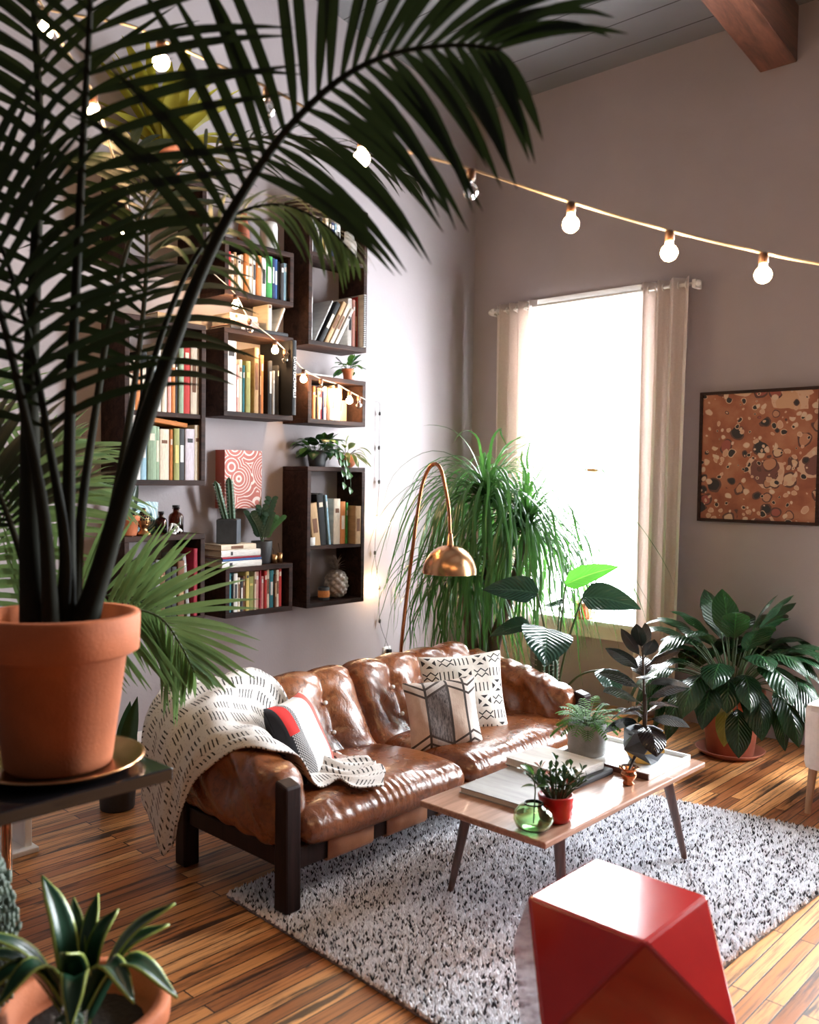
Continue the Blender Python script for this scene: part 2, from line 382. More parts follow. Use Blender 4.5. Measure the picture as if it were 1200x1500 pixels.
# ------------------------------------------------------------------ daylight
w = bpy.data.worlds.new('overcast_sky'); S.world = w; w.use_nodes = True
nt = w.node_tree; bg = nt.nodes['Background']; bg.inputs[0].default_value = (.90, .955, 1, 1); bg.inputs[1].default_value = SKY = 13.0
for k, (a, b, c, d) in enumerate(WIN):
    L = bpy.data.lights.new('window_portal', 'AREA'); L.shape = 'RECTANGLE'; L.size = b - a; L.size_y = d - c
    L.cycles.is_portal = True
    o = bpy.data.objects.new('window_portal', L); COL.objects.link(o)
    o.location = ((a + b) / 2, .29, (c + d) / 2); o.rotation_euler = (-PI / 2, 0, 0)
S.view_settings.view_transform = 'Standard'; S.view_settings.look = 'None'; S.view_settings.gamma = 1; S.view_settings.use_curve_mapping = False
S.view_settings.exposure = EXPO = 2.5
S.cycles.use_denoising = True
S.cycles.max_bounces = 8; S.cycles.diffuse_bounces = 4; S.cycles.glossy_bounces = 4; S.cycles.transmission_bounces = 8; S.cycles.transparent_max_bounces = 12
S.cycles.sample_clamp_indirect = 12; S.cycles.caustics_reflective = False; S.cycles.caustics_refractive = False
# ------------------------------------------------------------------ rug
A, B, C, D = V(1.69, -3.442, 0), V(3.12, -3.52, 0), V(3.25, -1.27, 0), V(1.62, -1.57, 0)
rug = thing('shag_rug', 'pale grey shag rug with black flecks under the coffee table', 'rug', (2.4, -2.5, 0))
rb = MB(); q = []
for z in (.001, .014):
    for p in (A, B, C, D): q.append((p[0], p[1], z))
rb.add(q, [(3, 2, 1, 0), (4, 5, 6, 7), (0, 1, 5, 4), (1, 2, 6, 5), (2, 3, 7, 6), (3, 0, 4, 7)], sm=False)
rb.build('backing', M['rugbase'], rug, W=True)
def make_pile():
    g = np.random.default_rng(5); nu, nv = 195, 280
    uu, vv = np.meshgrid(np.arange(nu), np.arange(nv), indexing='ij')
    uu = (uu + g.uniform(.0, 1, uu.shape)) / nu; vv = (vv + g.uniform(0, 1, vv.shape)) / nv
    uu = uu.ravel()[:, None]; vv = vv.ravel()[:, None]
    P = (A * (1 - uu) + B * uu) * (1 - vv) + (D * (1 - uu) + C * uu) * vv
    n = len(P); P[:, 2] = .012
    ang = g.uniform(0, 2 * PI, n); r = g.uniform(.0045, .0075, n); h = g.uniform(.010, .019, n)
    le = g.uniform(0, .008, n); la = g.uniform(0, 2 * PI, n)
    Vt = np.zeros((n, 6, 3))
    for k in range(5):
        Vt[:, k, 0] = P[:, 0] + r * np.cos(ang + k * 2 * PI / 5); Vt[:, k, 1] = P[:, 1] + r * np.sin(ang + k * 2 * PI / 5); Vt[:, k, 2] = P[:, 2]
    Vt[:, 5, 0] = P[:, 0] + le * np.cos(la); Vt[:, 5, 1] = P[:, 1] + le * np.sin(la); Vt[:, 5, 2] = P[:, 2] + h
    Vt -= np.array([2.4, -2.5, 0])
    base = np.arange(n)[:, None] * 6
    F = np.concatenate([base + np.array([[k, (k + 1) % 5, 5]]) for k in range(5)], 0)
    me = bpy.data.meshes.new('pile'); me.from_pydata(Vt.reshape(-1, 3).tolist(), [], F.tolist())
    tint = g.uniform(0, 1, n); at = me.attributes.new('tint', 'FLOAT', 'POINT'); at.data.foreach_set('value', np.repeat(tint, 6).astype(np.float32))
    me.materials.append(M['rug']); o = bpy.data.objects.new('pile', me); COL.objects.link(o); o.parent = rug; o['kind'] = 'stuff'
make_pile()

# ------------------------------------------------------------------ sofa
sofa = thing('leather_sofa', 'tufted cognac leather two seat sofa on a dark wooden frame', 'sofa', (1.55, -2.48, 0))
YL, YR = -3.40, -1.50
def SB(): return MB()
for (x, y, z0, h) in ((1.95, YL + .02, .022, .47), (1.95, YR - .02, .022, .47), (1.345, YL + .02, 0, .50), (1.345, YR - .02, 0, .50)):
    s_ = .034
    b = MB().add([(x - s_, y - s_, z0), (x + s_, y - s_, z0), (x + s_, y + s_, z0), (x - s_, y + s_, z0), (x - s_ * .95, y - s_, h), (x + s_ * .85, y - s_, h - .015), (x + s_ * .85, y + s_, h - .015), (x - s_ * .95, y + s_, h)],
                 [(0, 3, 2, 1), (4, 5, 6, 7), (0, 1, 5, 4), (1, 2, 6, 5), (2, 3, 7, 6), (3, 0, 4, 7)], sm=False)
    b.build('leg', M['sofawood'], sofa, W=True, bev=.008)
MB().box((1.935, YL + .05, .16), (1.975, YR - .05, .235)).build('front_rail', M['sofawood'], sofa, W=True, bev=.006)
MB().box((1.32, YL + .05, .16), (1.36, YR - .05, .235)).build('rear_rail', M['sofawood'], sofa, W=True, bev=.006)
for y in (YL + .02, YR - .02):
    MB().box((1.375, y - .018, .165), (1.92, y + .018, .235)).build('side_rail', M['sofawood'], sofa, W=True, bev=.006)
for k in range(6):
    y0 = -3.225 + k * .297; y1 = min(y0 + .225, YR - .06)
    P = [(1.38, .245), (1.60, .215), (1.80, .222), (1.93, .243), (1.975, .243), (1.984, .235), (1.984, .165), (1.975, .152), (1.935, .152)]
    MB().grid(np.array([[(x, y, z) for y in np.linspace(y0, y1, 4)] for x, z in P])).build('strap', M['strap'], sofa, W=True).modifiers.new('t', 'SOLIDIFY').thickness = .005
def prof(P, n): return spline([V(a, 0, b) for a, b in P], n)
def back_cushion(y0, y1, name):
    n, m = 44, 72
    C0 = prof([(1.56, .30), (1.475, .34), (1.415, .43), (1.365, .52), (1.325, .59), (1.27, .63), (1.195, .62), (1.15, .55), (1.14, .42), (1.16, .28)], n)
    rows = []
    L = y1 - y0
    for i in range(n):
        t = nz(C0[min(i + 1, n - 1)] - C0[max(i - 1, 0)]); nr = V(t[2], 0, -t[0])
        v = i / (n - 1); row = []
        for j in range(m):
            u_ = j / (m - 1); y = y0 + L * u_
            e = min(u_, 1 - u_) * L
            d = -(.05 if v < .5 else .022) * math.exp(-e / .02)
            ch = abs(math.sin(PI * 4 * u_))
            d += .018 * (ch ** .6 - .6) * (1 if v < .62 else max(0, 1 - (v - .62) * 6))
            for bu in (.25, .5, .75):
                for bv in (.19, .345):
                    rr = math.hypot((u_ - bu) * L, (v - bv) * .95); d -= (.040 + .006 * math.cos(8 * math.atan2((v - bv) * .95, (u_ - bu) * L + 1e-6))) * math.exp(-(rr / .045))
            d += .0025 * math.sin(21 * y + 9 * v) * math.sin(17 * v + 5 * y) + .0018 * math.sin(61 * y + 40 * v) * (1 if .1 < v < .55 else .3)
            row.append(C0[i] + nr * d + V(0, y, 0))
        rows.append(row)
    o = MB().grid(np.array(rows)).build(name, M['leather'], sofa, W=True); subd(o)
    for bu in (.25, .5, .75):
        for bv in (.19, .345):
            i = int(bv * (n - 1)); p = np.array(rows[i][int(bu * (m - 1))]); t = nz(C0[i + 1] - C0[i - 1]); nr = V(t[2], 0, -t[0])
            MB().ico(p + nr * .016, .013, sq=(.8, 1, .8)).build('button', M['ceramic'], o, loc=None, W=False).location = (-1.55, 2.48, 0)
    return o
YM = -2.46
back_cushion(YL + .09, YM, 'back_cushion'); back_cushion(YM, YR - .09, 'back_cushion')
def seat(y0, y1):
    n, m = 46, 84; L = y1 - y0
    C0 = prof([(1.50, .20), (1.46, .28), (1.50, .325), (1.62, .335), (1.78, .345), (1.90, .345), (1.975, .325), (2.005, .285), (1.995, .24), (1.94, .222), (1.80, .215), (1.60, .21)], n)
    rows = []
    for i in range(n):
        t = nz(C0[min(i + 1, n - 1)] - C0[max(i - 1, 0)]); nr = V(-t[2], 0, t[0]); v = i / (n - 1); row = []
        for j in range(m):
            u_ = j / (m - 1); e = min(u_, 1 - u_) * L
            d = -.045 * math.exp(-e / .02) + .012 * math.sin(PI * u_)
            y = y0 + L * u_
            fr = math.exp(-((v - .56) / .06) ** 2)
            d += fr * (.0022 * math.sin(140 * y + 4 * math.sin(11 * y) + 5 * v) + .003 * math.sin(171 * y + 4 * math.sin(9 * y))) * (.5 + .5 * math.sin(7 * y) ** 2)
            d += .007 * math.sin(15 * y + 12 * v) * math.sin(11 * v + 2) * (1 if v < .5 else 0)
            d -= .012 * math.exp(-((u_ - .5) * L / .05) ** 2 - ((v - .27) / .04) ** 2)
            row.append(C0[i] + nr * d + V(0, y, 0))
        rows.append(row)
    o = MB().grid(np.array(rows)).build('seat_cushion', M['leather'], sofa, W=True); subd(o)
seat(YL + .06, YM); seat(YM, YR - .06)
def arm(yo, yi):
    """leather bolster slung between the two posts of one end; yo outer face, yi inner face"""
    n, m = 40, 40; rows = []; sg = 1 if yi > yo else -1
    for i in range(n):
        s_ = i / (n - 1); x = 1.18 + (1.935 - 1.18) * s_
        top = .60 - .05 * s_ - .085 * s_ ** 3; bot = .225 + .03 * (1 - s_) ** 2
        if s_ < .12: top -= (.12 - s_) ** 2 * 8
        hw = abs(yi - yo) / 2 * (1 - .5 * max(0, (s_ - .9) / .1) ** 2) * (1 - .4 * max(0, (.1 - s_) / .1) ** 2)
        yc = (yo + yi) / 2; zc = (top + bot) / 2; hh = (top - bot) / 2; row = []
        for j in range(m):
            a = 2 * PI * j / m; ca, sa = math.cos(a), math.sin(a)
            yy = math.copysign(abs(ca) ** .6, ca) * hw; zz = math.copysign(abs(sa) ** .75, sa) * hh
            k = 0
            for bs in (.30, .64):
                rr = math.hypot((s_ - bs) * .75, zz - .03); k += math.exp(-(rr / .055) ** 2)
            yy *= 1 - .52 * k
            yy += .006 * math.sin(34 * s_ + 9 * sa) * abs(ca); zz += .005 * math.sin(42 * s_ + 3 * ca) + (.004 * math.sin(88 * s_) if sa > .4 else 0)
            row.append((x, yc + yy, zc + zz))
        rows.append(row)
    mb = MB().grid(np.array(rows), closed_v=True)
    mb.f.append(tuple(range(m))); mb.mi.append(0); mb.sm.append(True)
    mb.f.append(tuple((n - 1) * m + q for q in range(m))[::-1]); mb.mi.append(0); mb.sm.append(True)
    subd(mb.build('arm_cushion', M['leather'], sofa, W=True))
arm(YL - .045, YL + .15); arm(YR + .02, YR - .17)

# ------------------------------------------------------------------ printed fabrics
def fabric_mud():
    t = NT('mudcloth_print'); uv = t.n('UVMap').outputs[0]; sx = t.n('SeparateXYZ', None, {0: uv}); u, v = sx.outputs[0], sx.outputs[1]
    m = t.math
    cu = m('MULTIPLY', u, 5.0); cv = m('MULTIPLY', v, 6.0); fu = m('FRACT', cu); fv = m('FRACT', cv); iu = m('FLOOR', cu); iv = m('FLOOR', cv)
    sel = m('MODULO', m('ADD', m('MULTIPLY', iu, 2), iv), 3)
    def band(x, a, b): return m('MULTIPLY', m('GREATER_THAN', x, a), m('LESS_THAN', x, b))
    dash = m('MULTIPLY', m('LESS_THAN', m('FRACT', m('MULTIPLY', fu, 4)), .30), band(fv, .2, .8))
    tri = m('ABSOLUTE', m('SUBTRACT', m('FRACT', m('MULTIPLY', fu, 2)), .5))
    zz = m('MULTIPLY', m('LESS_THAN', m('ABSOLUTE', m('SUBTRACT', m('ABSOLUTE', m('SUBTRACT', fv, .5)), m('ADD', m('MULTIPLY', tri, .5), .06))), .055), band(fu, .06, .94))
    au = m('ABSOLUTE', m('SUBTRACT', fu, .5)); av = m('ABSOLUTE', m('SUBTRACT', fv, .5))
    tr = m('MULTIPLY', m('GREATER_THAN', m('ABSOLUTE', m('SUBTRACT', au, av)), .17), m('GREATER_THAN', m('MAXIMUM', au, av), .20))
    tr = m('MULTIPLY', tr, m('LESS_THAN', m('MAXIMUM', au, av), .40))
    pick = lambda k: m('COMPARE', sel, float(k), .3)
    ink = m('ADD', m('ADD', m('MULTIPLY', pick(0), dash), m('MULTIPLY', pick(1), zz)), m('MULTIPLY', pick(2), tr))
    c = t.co(); cc = t.mix(m('MINIMUM', ink, 1.0), t.ramp(t.noise(c, 60), [(.3, (.62, .58, .53)), (.7, (.74, .71, .66))]), (.02, .018, .018))
    M['mud'] = t.done(cc, .9, t.bump(t.noise(c, 300, 2), .3, .003))
def fabric_blanket():
    t = NT('dash_print_throw'); uv = t.n('UVMap').outputs[0]; sx = t.n('SeparateXYZ', None, {0: uv}); u, v = sx.outputs[0], sx.outputs[1]; m = t.math
    cv = m('MULTIPLY', v, 1 / .078); iv = m('FLOOR', cv); fv = m('FRACT', cv)
    uu = m('ADD', m('ADD', u, m('MULTIPLY', m('MODULO', iv, 2), .05)), m('MULTIPLY', fv, .012))
    cu = m('MULTIPLY', uu, 1 / .118); fu = m('FRACT', cu)
    ds = m('MULTIPLY', m('LESS_THAN', m('FRACT', m('MULTIPLY', fu, 6.5)), .34), m('LESS_THAN', fu, .69))
    ink = m('MULTIPLY', ds, m('MULTIPLY', m('GREATER_THAN', fv, .2), m('LESS_THAN', fv, .78)))
    c = t.co(); fl = t.noise(c, 140, 3)
    cc = t.mix(t.ramp(fl, [(.60, 0.0), (.66, .5)]), (.68, .655, .64), (.16, .12, .10))
    cc = t.mix(m('MULTIPLY', ink, t.ramp(t.noise(c, 70), [(.3, .6), (.5, 1.0)])), cc, (.03, .028, .028))
    M['throw'] = t.done(cc, .92, t.bump(t.noise(c, 320, 2), .4, .003))
def fabric_hide():
    t = NT('grey_tan_patch_print'); uv = t.n('UVMap').outputs[0]; sx = t.n('SeparateXYZ', None, {0: uv}); u, v = sx.outputs[0], sx.outputs[1]; m = t.math; c = t.co()
    n = t.noise(t.mapp(c, (40, 40, 6)), 3, 5, .7)
    fur = t.ramp(n, [(.35, (.03, .026, .026)), (.6, (.20, .17, .165))]); tan = t.ramp(t.noise(c, 20), [(.3, (.46, .34, .27)), (.7, (.58, .46, .38))]); pale = (.62, .56, .52)
    cc = t.mix(m('GREATER_THAN', u, .26), tan, fur); cc = t.mix(m('GREATER_THAN', u, .57), cc, tan); cc = t.mix(m('GREATER_THAN', u, .82), cc, pale)
    av = m('ABSOLUTE', m('SUBTRACT', v, .5))
    tr = m('PINGPONG', m('ADD', u, .04), .30)
    w = m('ADD', av, m('MULTIPLY', tr, .55))
    w2 = m('FRACT', m('MULTIPLY', m('SUBTRACT', w, .40), 8.5))
    zone = m('GREATER_THAN', w, .40)
    cc = t.mix(zone, cc, t.mix(m('LESS_THAN', w2, .30), t.mix(.6, cc, pale), (.05, .035, .03)))
    for x in (.265, .575, .80): cc = t.mix(m('LESS_THAN', m('ABSOLUTE', m('SUBTRACT', u, x)), .016), cc, (.05, .04, .036))
    M['hide'] = t.done(cc, .9, t.bump(n, .5, .004))
def fabric_stripe():
    t = NT('red_black_white_stripe'); uv = t.n('UVMap').outputs[0]; sx = t.n('SeparateXYZ', None, {0: uv}); u, v = sx.outputs[0], sx.outputs[1]; m = t.math; c = t.co()
    chk = t.n('TexChecker', None, {'Vector': uv, 'Color1': (.02, .02, .022, 1), 'Color2': (.38, .37, .37, 1), 'Scale': 60.0}).outputs[0]
    cc = t.ramp(u, [(0, (.012, .012, .016)), (.10, (.30, .28, .28)), (.30, (.70, .68, .66)), (.66, (.62, .64, .68)), (.74, (.55, .10, .08)), (.92, (.70, .45, .40))], 'CONSTANT')
    cc = t.mix(m('MULTIPLY', m('GREATER_THAN', u, .10), m('LESS_THAN', u, .32)), cc, chk)
    cc = t.mix(m('MULTIPLY', m('MULTIPLY', m('GREATER_THAN', u, .08), m('LESS_THAN', u, .26)), m('GREATER_THAN', v, .62)), cc, (.50, .015, .012))
    M['stripe'] = t.done(cc, .9, t.bump(t.noise(c, 300, 2), .3, .003))
fabric_mud(); fabric_blanket(); fabric_hide(); fabric_stripe()
M['backfab'] = plain('charcoal_pillow_back', (.02, .02, .024), .9)
def pillow(name, label, c, nrm, up, w, h, th, mat, backmat):
    nrm = nz(nrm); up = nz(np.asarray(up) - nrm * np.dot(up, nrm)); rt = np.cross(up, nrm); n = 26
    root = thing(name, label, 'cushion', tuple(c))
    for sgn, nm, mm in ((1, 'front_cover', mat), (-1, 'back_cover', backmat)):
        rows = []
        for i in range(n):
            row = []
            for j in range(n):
                a = 2 * i / (n - 1) - 1; b = 2 * j / (n - 1) - 1
                pin = 1 - .075 * (1 - a * a) * abs(b) ** 2; pin2 = 1 - .075 * (1 - b * b) * abs(a) ** 2
                t = th * max(0, (1 - a ** 4) * (1 - b ** 4)) ** .62 * (1 + .05 * math.sin(7 * a + 4 * b))
                row.append(rt * a * w / 2 * pin2 + up * b * h / 2 * pin + nrm * sgn * (t / 2 + .001))
            rows.append(row if sgn > 0 else row[::-1])
        g = MB().grid(np.array(rows)); o = g.build(nm, mm, root); subd(o)
    return root
pillow('patterned_cushion', 'larger ivory cushion with black geometric print, behind the grey patchwork cushion', (1.65, -2.075, .488), (.80, -.55, .26), (-.25, .1, 1), .41, .395, .12, M['mud'], M['ivory'])
pillow('patchwork_cushion', 'grey and tan patchwork cushion with chevron ends, in front of the ivory one', (1.745, -2.335, .462), (.80, -.56, .30), (-.3, .1, 1), .335, .318, .10, M['hide'], M['ivory'])
pillow('striped_cushion', 'red, black and white striped cushion leaning on the throw beside the sofa arm', (1.615, -3.045, .462), (.78, .36, .42), (-.32, -.14, 1), .33, .36, .13, M['stripe'], M['backfab'])

# ------------------------------------------------------------------ throw blanket
ctl = [
 [(1.13,-3.50,.33),(1.19,-3.52,.27),(1.31,-3.535,.18),(1.42,-3.535,.115),(1.475,-3.51,.17)],
 [(1.08,-3.49,.42),(1.20,-3.515,.41),(1.34,-3.515,.36),(1.45,-3.51,.31),(1.50,-3.495,.29)],
 [(1.07,-3.47,.54),(1.20,-3.49,.545),(1.36,-3.49,.50),(1.49,-3.485,.44),(1.56,-3.475,.42)],
 [(1.07,-3.41,.62),(1.22,-3.42,.635),(1.40,-3.42,.60),(1.56,-3.425,.555),(1.68,-3.425,.52)],
 [(1.08,-3.30,.64),(1.24,-3.29,.665),(1.43,-3.32,.625),(1.62,-3.33,.575),(1.79,-3.34,.535)],
 [(1.10,-3.15,.645),(1.255,-3.13,.675),(1.41,-3.19,.61),(1.62,-3.225,.53),(1.83,-3.235,.50)],
 [(1.12,-3.02,.645),(1.265,-2.99,.675),(1.40,-3.07,.56),(1.62,-3.14,.42),(1.86,-3.17,.385)],
 [(1.20,-2.93,.66),(1.35,-2.93,.60),(1.47,-2.99,.45),(1.66,-3.04,.385),(1.88,-3.08,.378)],
 [(1.44,-2.95,.44),(1.60,-2.97,.39),(1.73,-2.97,.385),(1.86,-3.0,.382),(1.96,-3.08,.372)],
 [(1.70,-2.87,.385),(1.76,-2.85,.388),(1.83,-2.85,.39),(1.91,-2.88,.386),(2.0,-2.96,.352)]]
for i in range(4): ctl[i] = [(1.47 - (1.47 - x_) * .72, y_, z_) if x_ < 1.47 else (x_, y_, z_) for x_, y_, z_ in ctl[i]]
rows = [spline([V(*p) for p in r_], 34) for r_ in ctl]
full = np.array([spline([rows[i][j] for i in range(len(rows))], 80) for j in range(34)])
for j in range(34):
    for i in range(80):
        a, b = j / 33, i / 79
        full[j, i] += V(.006 * math.sin(23 * a + 9 * b), .006 * math.sin(17 * a + 13 * b), .010 * math.sin(15 * a + 22 * b) * math.sin(8 * b + 2 * a) + .006 * math.sin(40 * a + 5 * b))
mb = MB().grid(full.transpose(1, 0, 2), uvs=(1.25, .80))
th = mb.build('throw_blanket', M['throw']); subd(th); th.modifiers.new('t', 'SOLIDIFY').thickness = .006
tag(th, 'off-white throw with black dash marks draped over the sofa arm', 'blanket')

# ------------------------------------------------------------------ coffee table
tb = thing('coffee_table', 'low walnut coffee table with slim tapered legs on the rug', 'table', (2.495, -2.465, .0))
x0, x1, y0, y1, zt = 2.235, 2.757, -3.03, -1.90, .385
MB().box((x0, y0, zt - .022), (x1, y1, zt)).build('tabletop', M['walnut'], tb, W=True, bev=.005)
for yy in (-2.72, -2.18): MB().box((x0 + .002, yy, zt - .001), (x1 - .002, yy + .004, zt + .0006)).build('inlay_line', M['ivory'], tb, W=True)
MB().box((x0 + .06, y0 + .14, zt - .05), (x1 - .06, y1 - .14, zt - .022)).build('apron', M['walnutleg'], tb, W=True, bev=.004)
for sx_ in (0, 1):
    for sy_ in (0, 1):
        xt = (x0 + .075, x1 - .075)[sx_]; yt = (y0 + .19, y1 - .19)[sy_]; xb = (x0 + .022, x1 - .022)[sx_]; yb = (y0 + .15, y1 - .12)[sy_]
        MB().tube([(xb, yb, .024), (xb * .9 + xt * .1, yb * .9 + yt * .1, .06), (xt, yt, zt - .022)], [.011, .0125, .021], 14).build('leg', M['walnutleg'], tb, W=True)

# ------------------------------------------------------------------ faceted stool (every edge the same length)
st = MB(); a = .318; h = a * math.sqrt(2); hz = h / 2
T = [(a / 2, a / 2), (-a / 2, a / 2), (-a / 2, -a / 2), (a / 2, -a / 2)]; Q = [(0, a), (-a, 0), (0, -a), (a, 0)]
vs = [(x, y, h) for x, y in T] + [(x, y, hz) for x, y in Q] + [(x, y, 0) for x, y in T]
fs = [(0, 1, 2, 3), (11, 10, 9, 8)]
for k in range(4):
    k1 = (k + 1) % 4
    fs += [(k, 4 + k, k1)[::1], (8 + k, 8 + k1, 4 + k)]
    fs += [(k, 4 + (k - 1) % 4, 8 + k, 4 + k)]
st.add(vs, fs, sm=False)
so = st.build('faceted_stool', M['red'], bev=.008, loc=(3.19, -3.35, .022))
bmf = so.data
import bmesh
bm_ = bmesh.new(); bm_.from_mesh(bmf); bmesh.ops.recalc_face_normals(bm_, faces=bm_.faces); bm_.to_mesh(bmf); bm_.free()
tag(so, 'glossy red faceted stool with a square top, standing at the rug edge', 'stool')

# ------------------------------------------------------------------ armchair at the edge of the picture
ch = thing('armchair', 'cream upholstered armchair with pale wooden legs by the leafy terracotta pot', 'armchair', (3.205, -.83, 0))
MB().box((-.33, -.29, .21), (.33, .30, .36)).build('seat_base', M['cream'], ch, bev=.02)
for sx_ in (-1, 1): MB().box((sx_ * .29 - .05, -.30, .20), (sx_ * .29 + .05, .31, .51)).build('armrest', M['cream'], ch, bev=.035)
MB().box((-.24, .18, .30), (.24, .33, .62)).build('backrest', M['cream'], ch, bev=.05)
MB().box((-.235, -.31, .355), (.235, .19, .45)).build('seat_cushion', M['cream'], ch, bev=.035)
for sx_ in (-1, 1):
    for sy_ in (-1, 1): MB().tube([(sx_ * .315, sy_ * .275, 0), (sx_ * .30, sy_ * .26, .22)], [.014, .02], 12).build('leg', M['palewood'], ch)
# ------------------------------------------------------------------ wall boxes
DEP = .235; TH_ = .028
def shelf_box(y0, y1, z0, z1, label, shelves=(), group='dark wooden wall boxes'):
    t = thing('wall_shelf_box', label, 'shelf', (0.002, (y0 + y1) / 2, z0), 0, group)
    def bx(lo, hi, nm): MB().box(lo, hi).build(nm, M['shelf'], t, W=True, bev=.003)
    bx((.002, y0, z0), (DEP, y1, z0 + TH_), 'bottom_board'); bx((.002, y0, z1 - TH_), (DEP, y1, z1), 'top_board')
    bx((.002, y0, z0 + TH_), (DEP, y0 + TH_, z1 - TH_), 'side_board'); bx((.002, y1 - TH_, z0 + TH_), (DEP, y1, z1 - TH_), 'side_board')
    for z in shelves: bx((.004, y0 + TH_, z - .024), (DEP - .004, y1 - TH_, z), 'inner_shelf')
    return t
shelf_box(-1.836, -1.357, 2.285, 3.155, 'tallest dark wall box, highest and nearest the room corner', (2.832,))
shelf_box(-2.43, -1.95, 2.482, 2.791, 'dark wall box holding the green spined book, highest of the middle column')
shelf_box(-2.432, -1.948, 1.828, 2.307, 'square dark wall box beneath the stacked books, strung with bulbs')
shelf_box(-1.834, -1.358, 1.822, 2.107, 'short dark wall box under the small terracotta plant')
shelf_box(-3.02, -2.546, 1.449, 2.297, 'two tier dark wall box with the red spined book', (1.825,))
shelf_box(-3.02, -2.546, .726, 1.192, 'dark wall box carrying the brown glass bottles')
shelf_box(-2.412, -1.938, .720, .999, 'short dark wall box under the cactus and stacked books')
shelf_box(-1.831, -1.355, .720, 1.566, 'tall dark wall box under the trailing plants, holding the silver pineapple', (1.092,))
shelf_box(-3.02, -2.546, 2.56, 3.04, 'dark wall box high on the left behind the palm fronds')

PALC = {'white': (.72, .70, .67), 'cream': (.66, .57, .45), 'grey': (.33, .33, .33), 'charcoal': (.045, .045, .05), 'black': (.012, .012, .014), 'tan': (.45, .29, .15), 'brown': (.16, .07, .035),
        'orange': (.55, .19, .05), 'red': (.45, .03, .025), 'pink': (.60, .30, .26), 'crimson': (.32, .02, .04), 'green': (.05, .30, .07), 'olive': (.27, .27, .09), 'sage': (.22, .30, .20), 'teal': (.04, .20, .24),
        'blue': (.05, .12, .32), 'navy': (.02, .03, .10), 'skyblue': (.28, .45, .55), 'yellow': (.62, .48, .16), 'lilac': (.58, .52, .58)}
BM = {}
def bmat(c):
    if c not in BM:
        t = NT('book_cloth_' + c); k = t.co(); col = PALC[c]
        f = t.noise(t.mapp(k, (1, 30, 6)), 6, 4)
        BM[c] = t.done(t.ramp(f, [(.3, tuple(x * .8 for x in col)), (.7, tuple(min(1, x * 1.15) for x in col))]), .6, t.bump(t.noise(k, 220, 2), .12, .002), Specular_IOR_Level=.25)
    return BM[c]
CONTR = {'white': 'charcoal', 'cream': 'brown', 'grey': 'white', 'charcoal': 'white', 'black': 'cream', 'tan': 'brown', 'brown': 'tan', 'orange': 'cream', 'red': 'cream', 'pink': 'white', 'crimson': 'pink', 'green': 'white', 'olive': 'yellow', 'sage': 'cream', 'teal': 'white', 'blue': 'white', 'navy': 'white', 'skyblue': 'white', 'yellow': 'charcoal', 'lilac': 'charcoal'}
ORD = ['first', 'second', 'third', 'fourth', 'fifth', 'sixth', 'seventh', 'eighth', 'ninth', 'tenth', 'eleventh', 'twelfth', 'thirteenth', 'fourteenth', 'fifteenth', 'sixteenth', 'seventeenth', 'eighteenth']
def book(c, th, h, d, label, group, loc, lean=0.0, band=True, flat=0, rz=0.0, name='book'):
    """spine towards +x, thickness along y, standing on z=0; flat lays it on its side"""
    b = MB(); t2 = th / 2; bt = min(.003, th * .14)
    sp = []
    n = 5
    for k in range(n + 1):
        a = -PI / 2 + PI * k / n; sp.append((d / 2 - .004 + .004 * math.cos(a), t2 * math.sin(a)))
    outer = [(-d / 2, -t2)] + sp + [(-d / 2, t2)]
    inner = [(-d / 2, t2 - bt), (d / 2 - .006, t2 - bt), (d / 2 - .006, -t2 + bt), (-d / 2, -t2 + bt)]
    m = len(outer); vs = [(x, y, 0) for x, y in outer + inner] + [(x, y, h) for x, y in outer + inner]; N_ = m + 4
    fs = [(i, (i + 1) % N_, (i + 1) % N_ + N_, i + N_) for i in range(N_)]
    for z_, rev in ((0, True), (N_, False)):
        q = [tuple(z_ + i for i in (0, 1, m + 2, m + 3)), tuple(z_ + i for i in (m - 2, m - 1, m, m + 1)), tuple(z_ + i for i in list(range(1, m - 1)) + [m + 1, m + 2])]
        fs += [f_[::-1] if rev else f_ for f_ in q]
    b.add(vs, fs, sm=False)
    o = b.build(name, bmat(c))
    MB().box((-d / 2 + .004, -t2 + bt, .003), (d / 2 - .006, t2 - bt, h - .004)).build('page_block', M['paper'], o)
    if band and th > .013:
        k = R_.random(); bb = MB(); cc = CONTR[c]
        zz = h * U(.68, .8); hh = h * U(.05, .13)
        if k < .45: zz = h * U(.3, .4); hh = h * U(.3, .42)
        bb.box((d / 2 - .002, -t2 * .55, zz), (d / 2 + .0006, t2 * .55, zz + hh)); bb.build('spine_title_band', bmat(cc), o)
    Mx = Matrix.Translation(loc) @ Matrix.Rotation(rz, 4, 'Z')
    if flat: Mx = Mx @ Matrix.Translation((0, 0, t2)) @ Matrix.Rotation(PI / 2 * flat, 4, 'X') @ Matrix.Translation((0, 0, -h / 2))
    elif lean: Mx = Mx @ Matrix.Translation((0, t2 if lean > 0 else -t2, 0)) @ Matrix.Rotation(lean, 4, 'X') @ Matrix.Translation((0, -t2 if lean > 0 else t2, 0))
    o.matrix_world = Mx
    tag(o, label, 'book', group)
    return o
HT = lambda h: 'tall' if h > .29 else ('short' if h < .2 else 'upright')
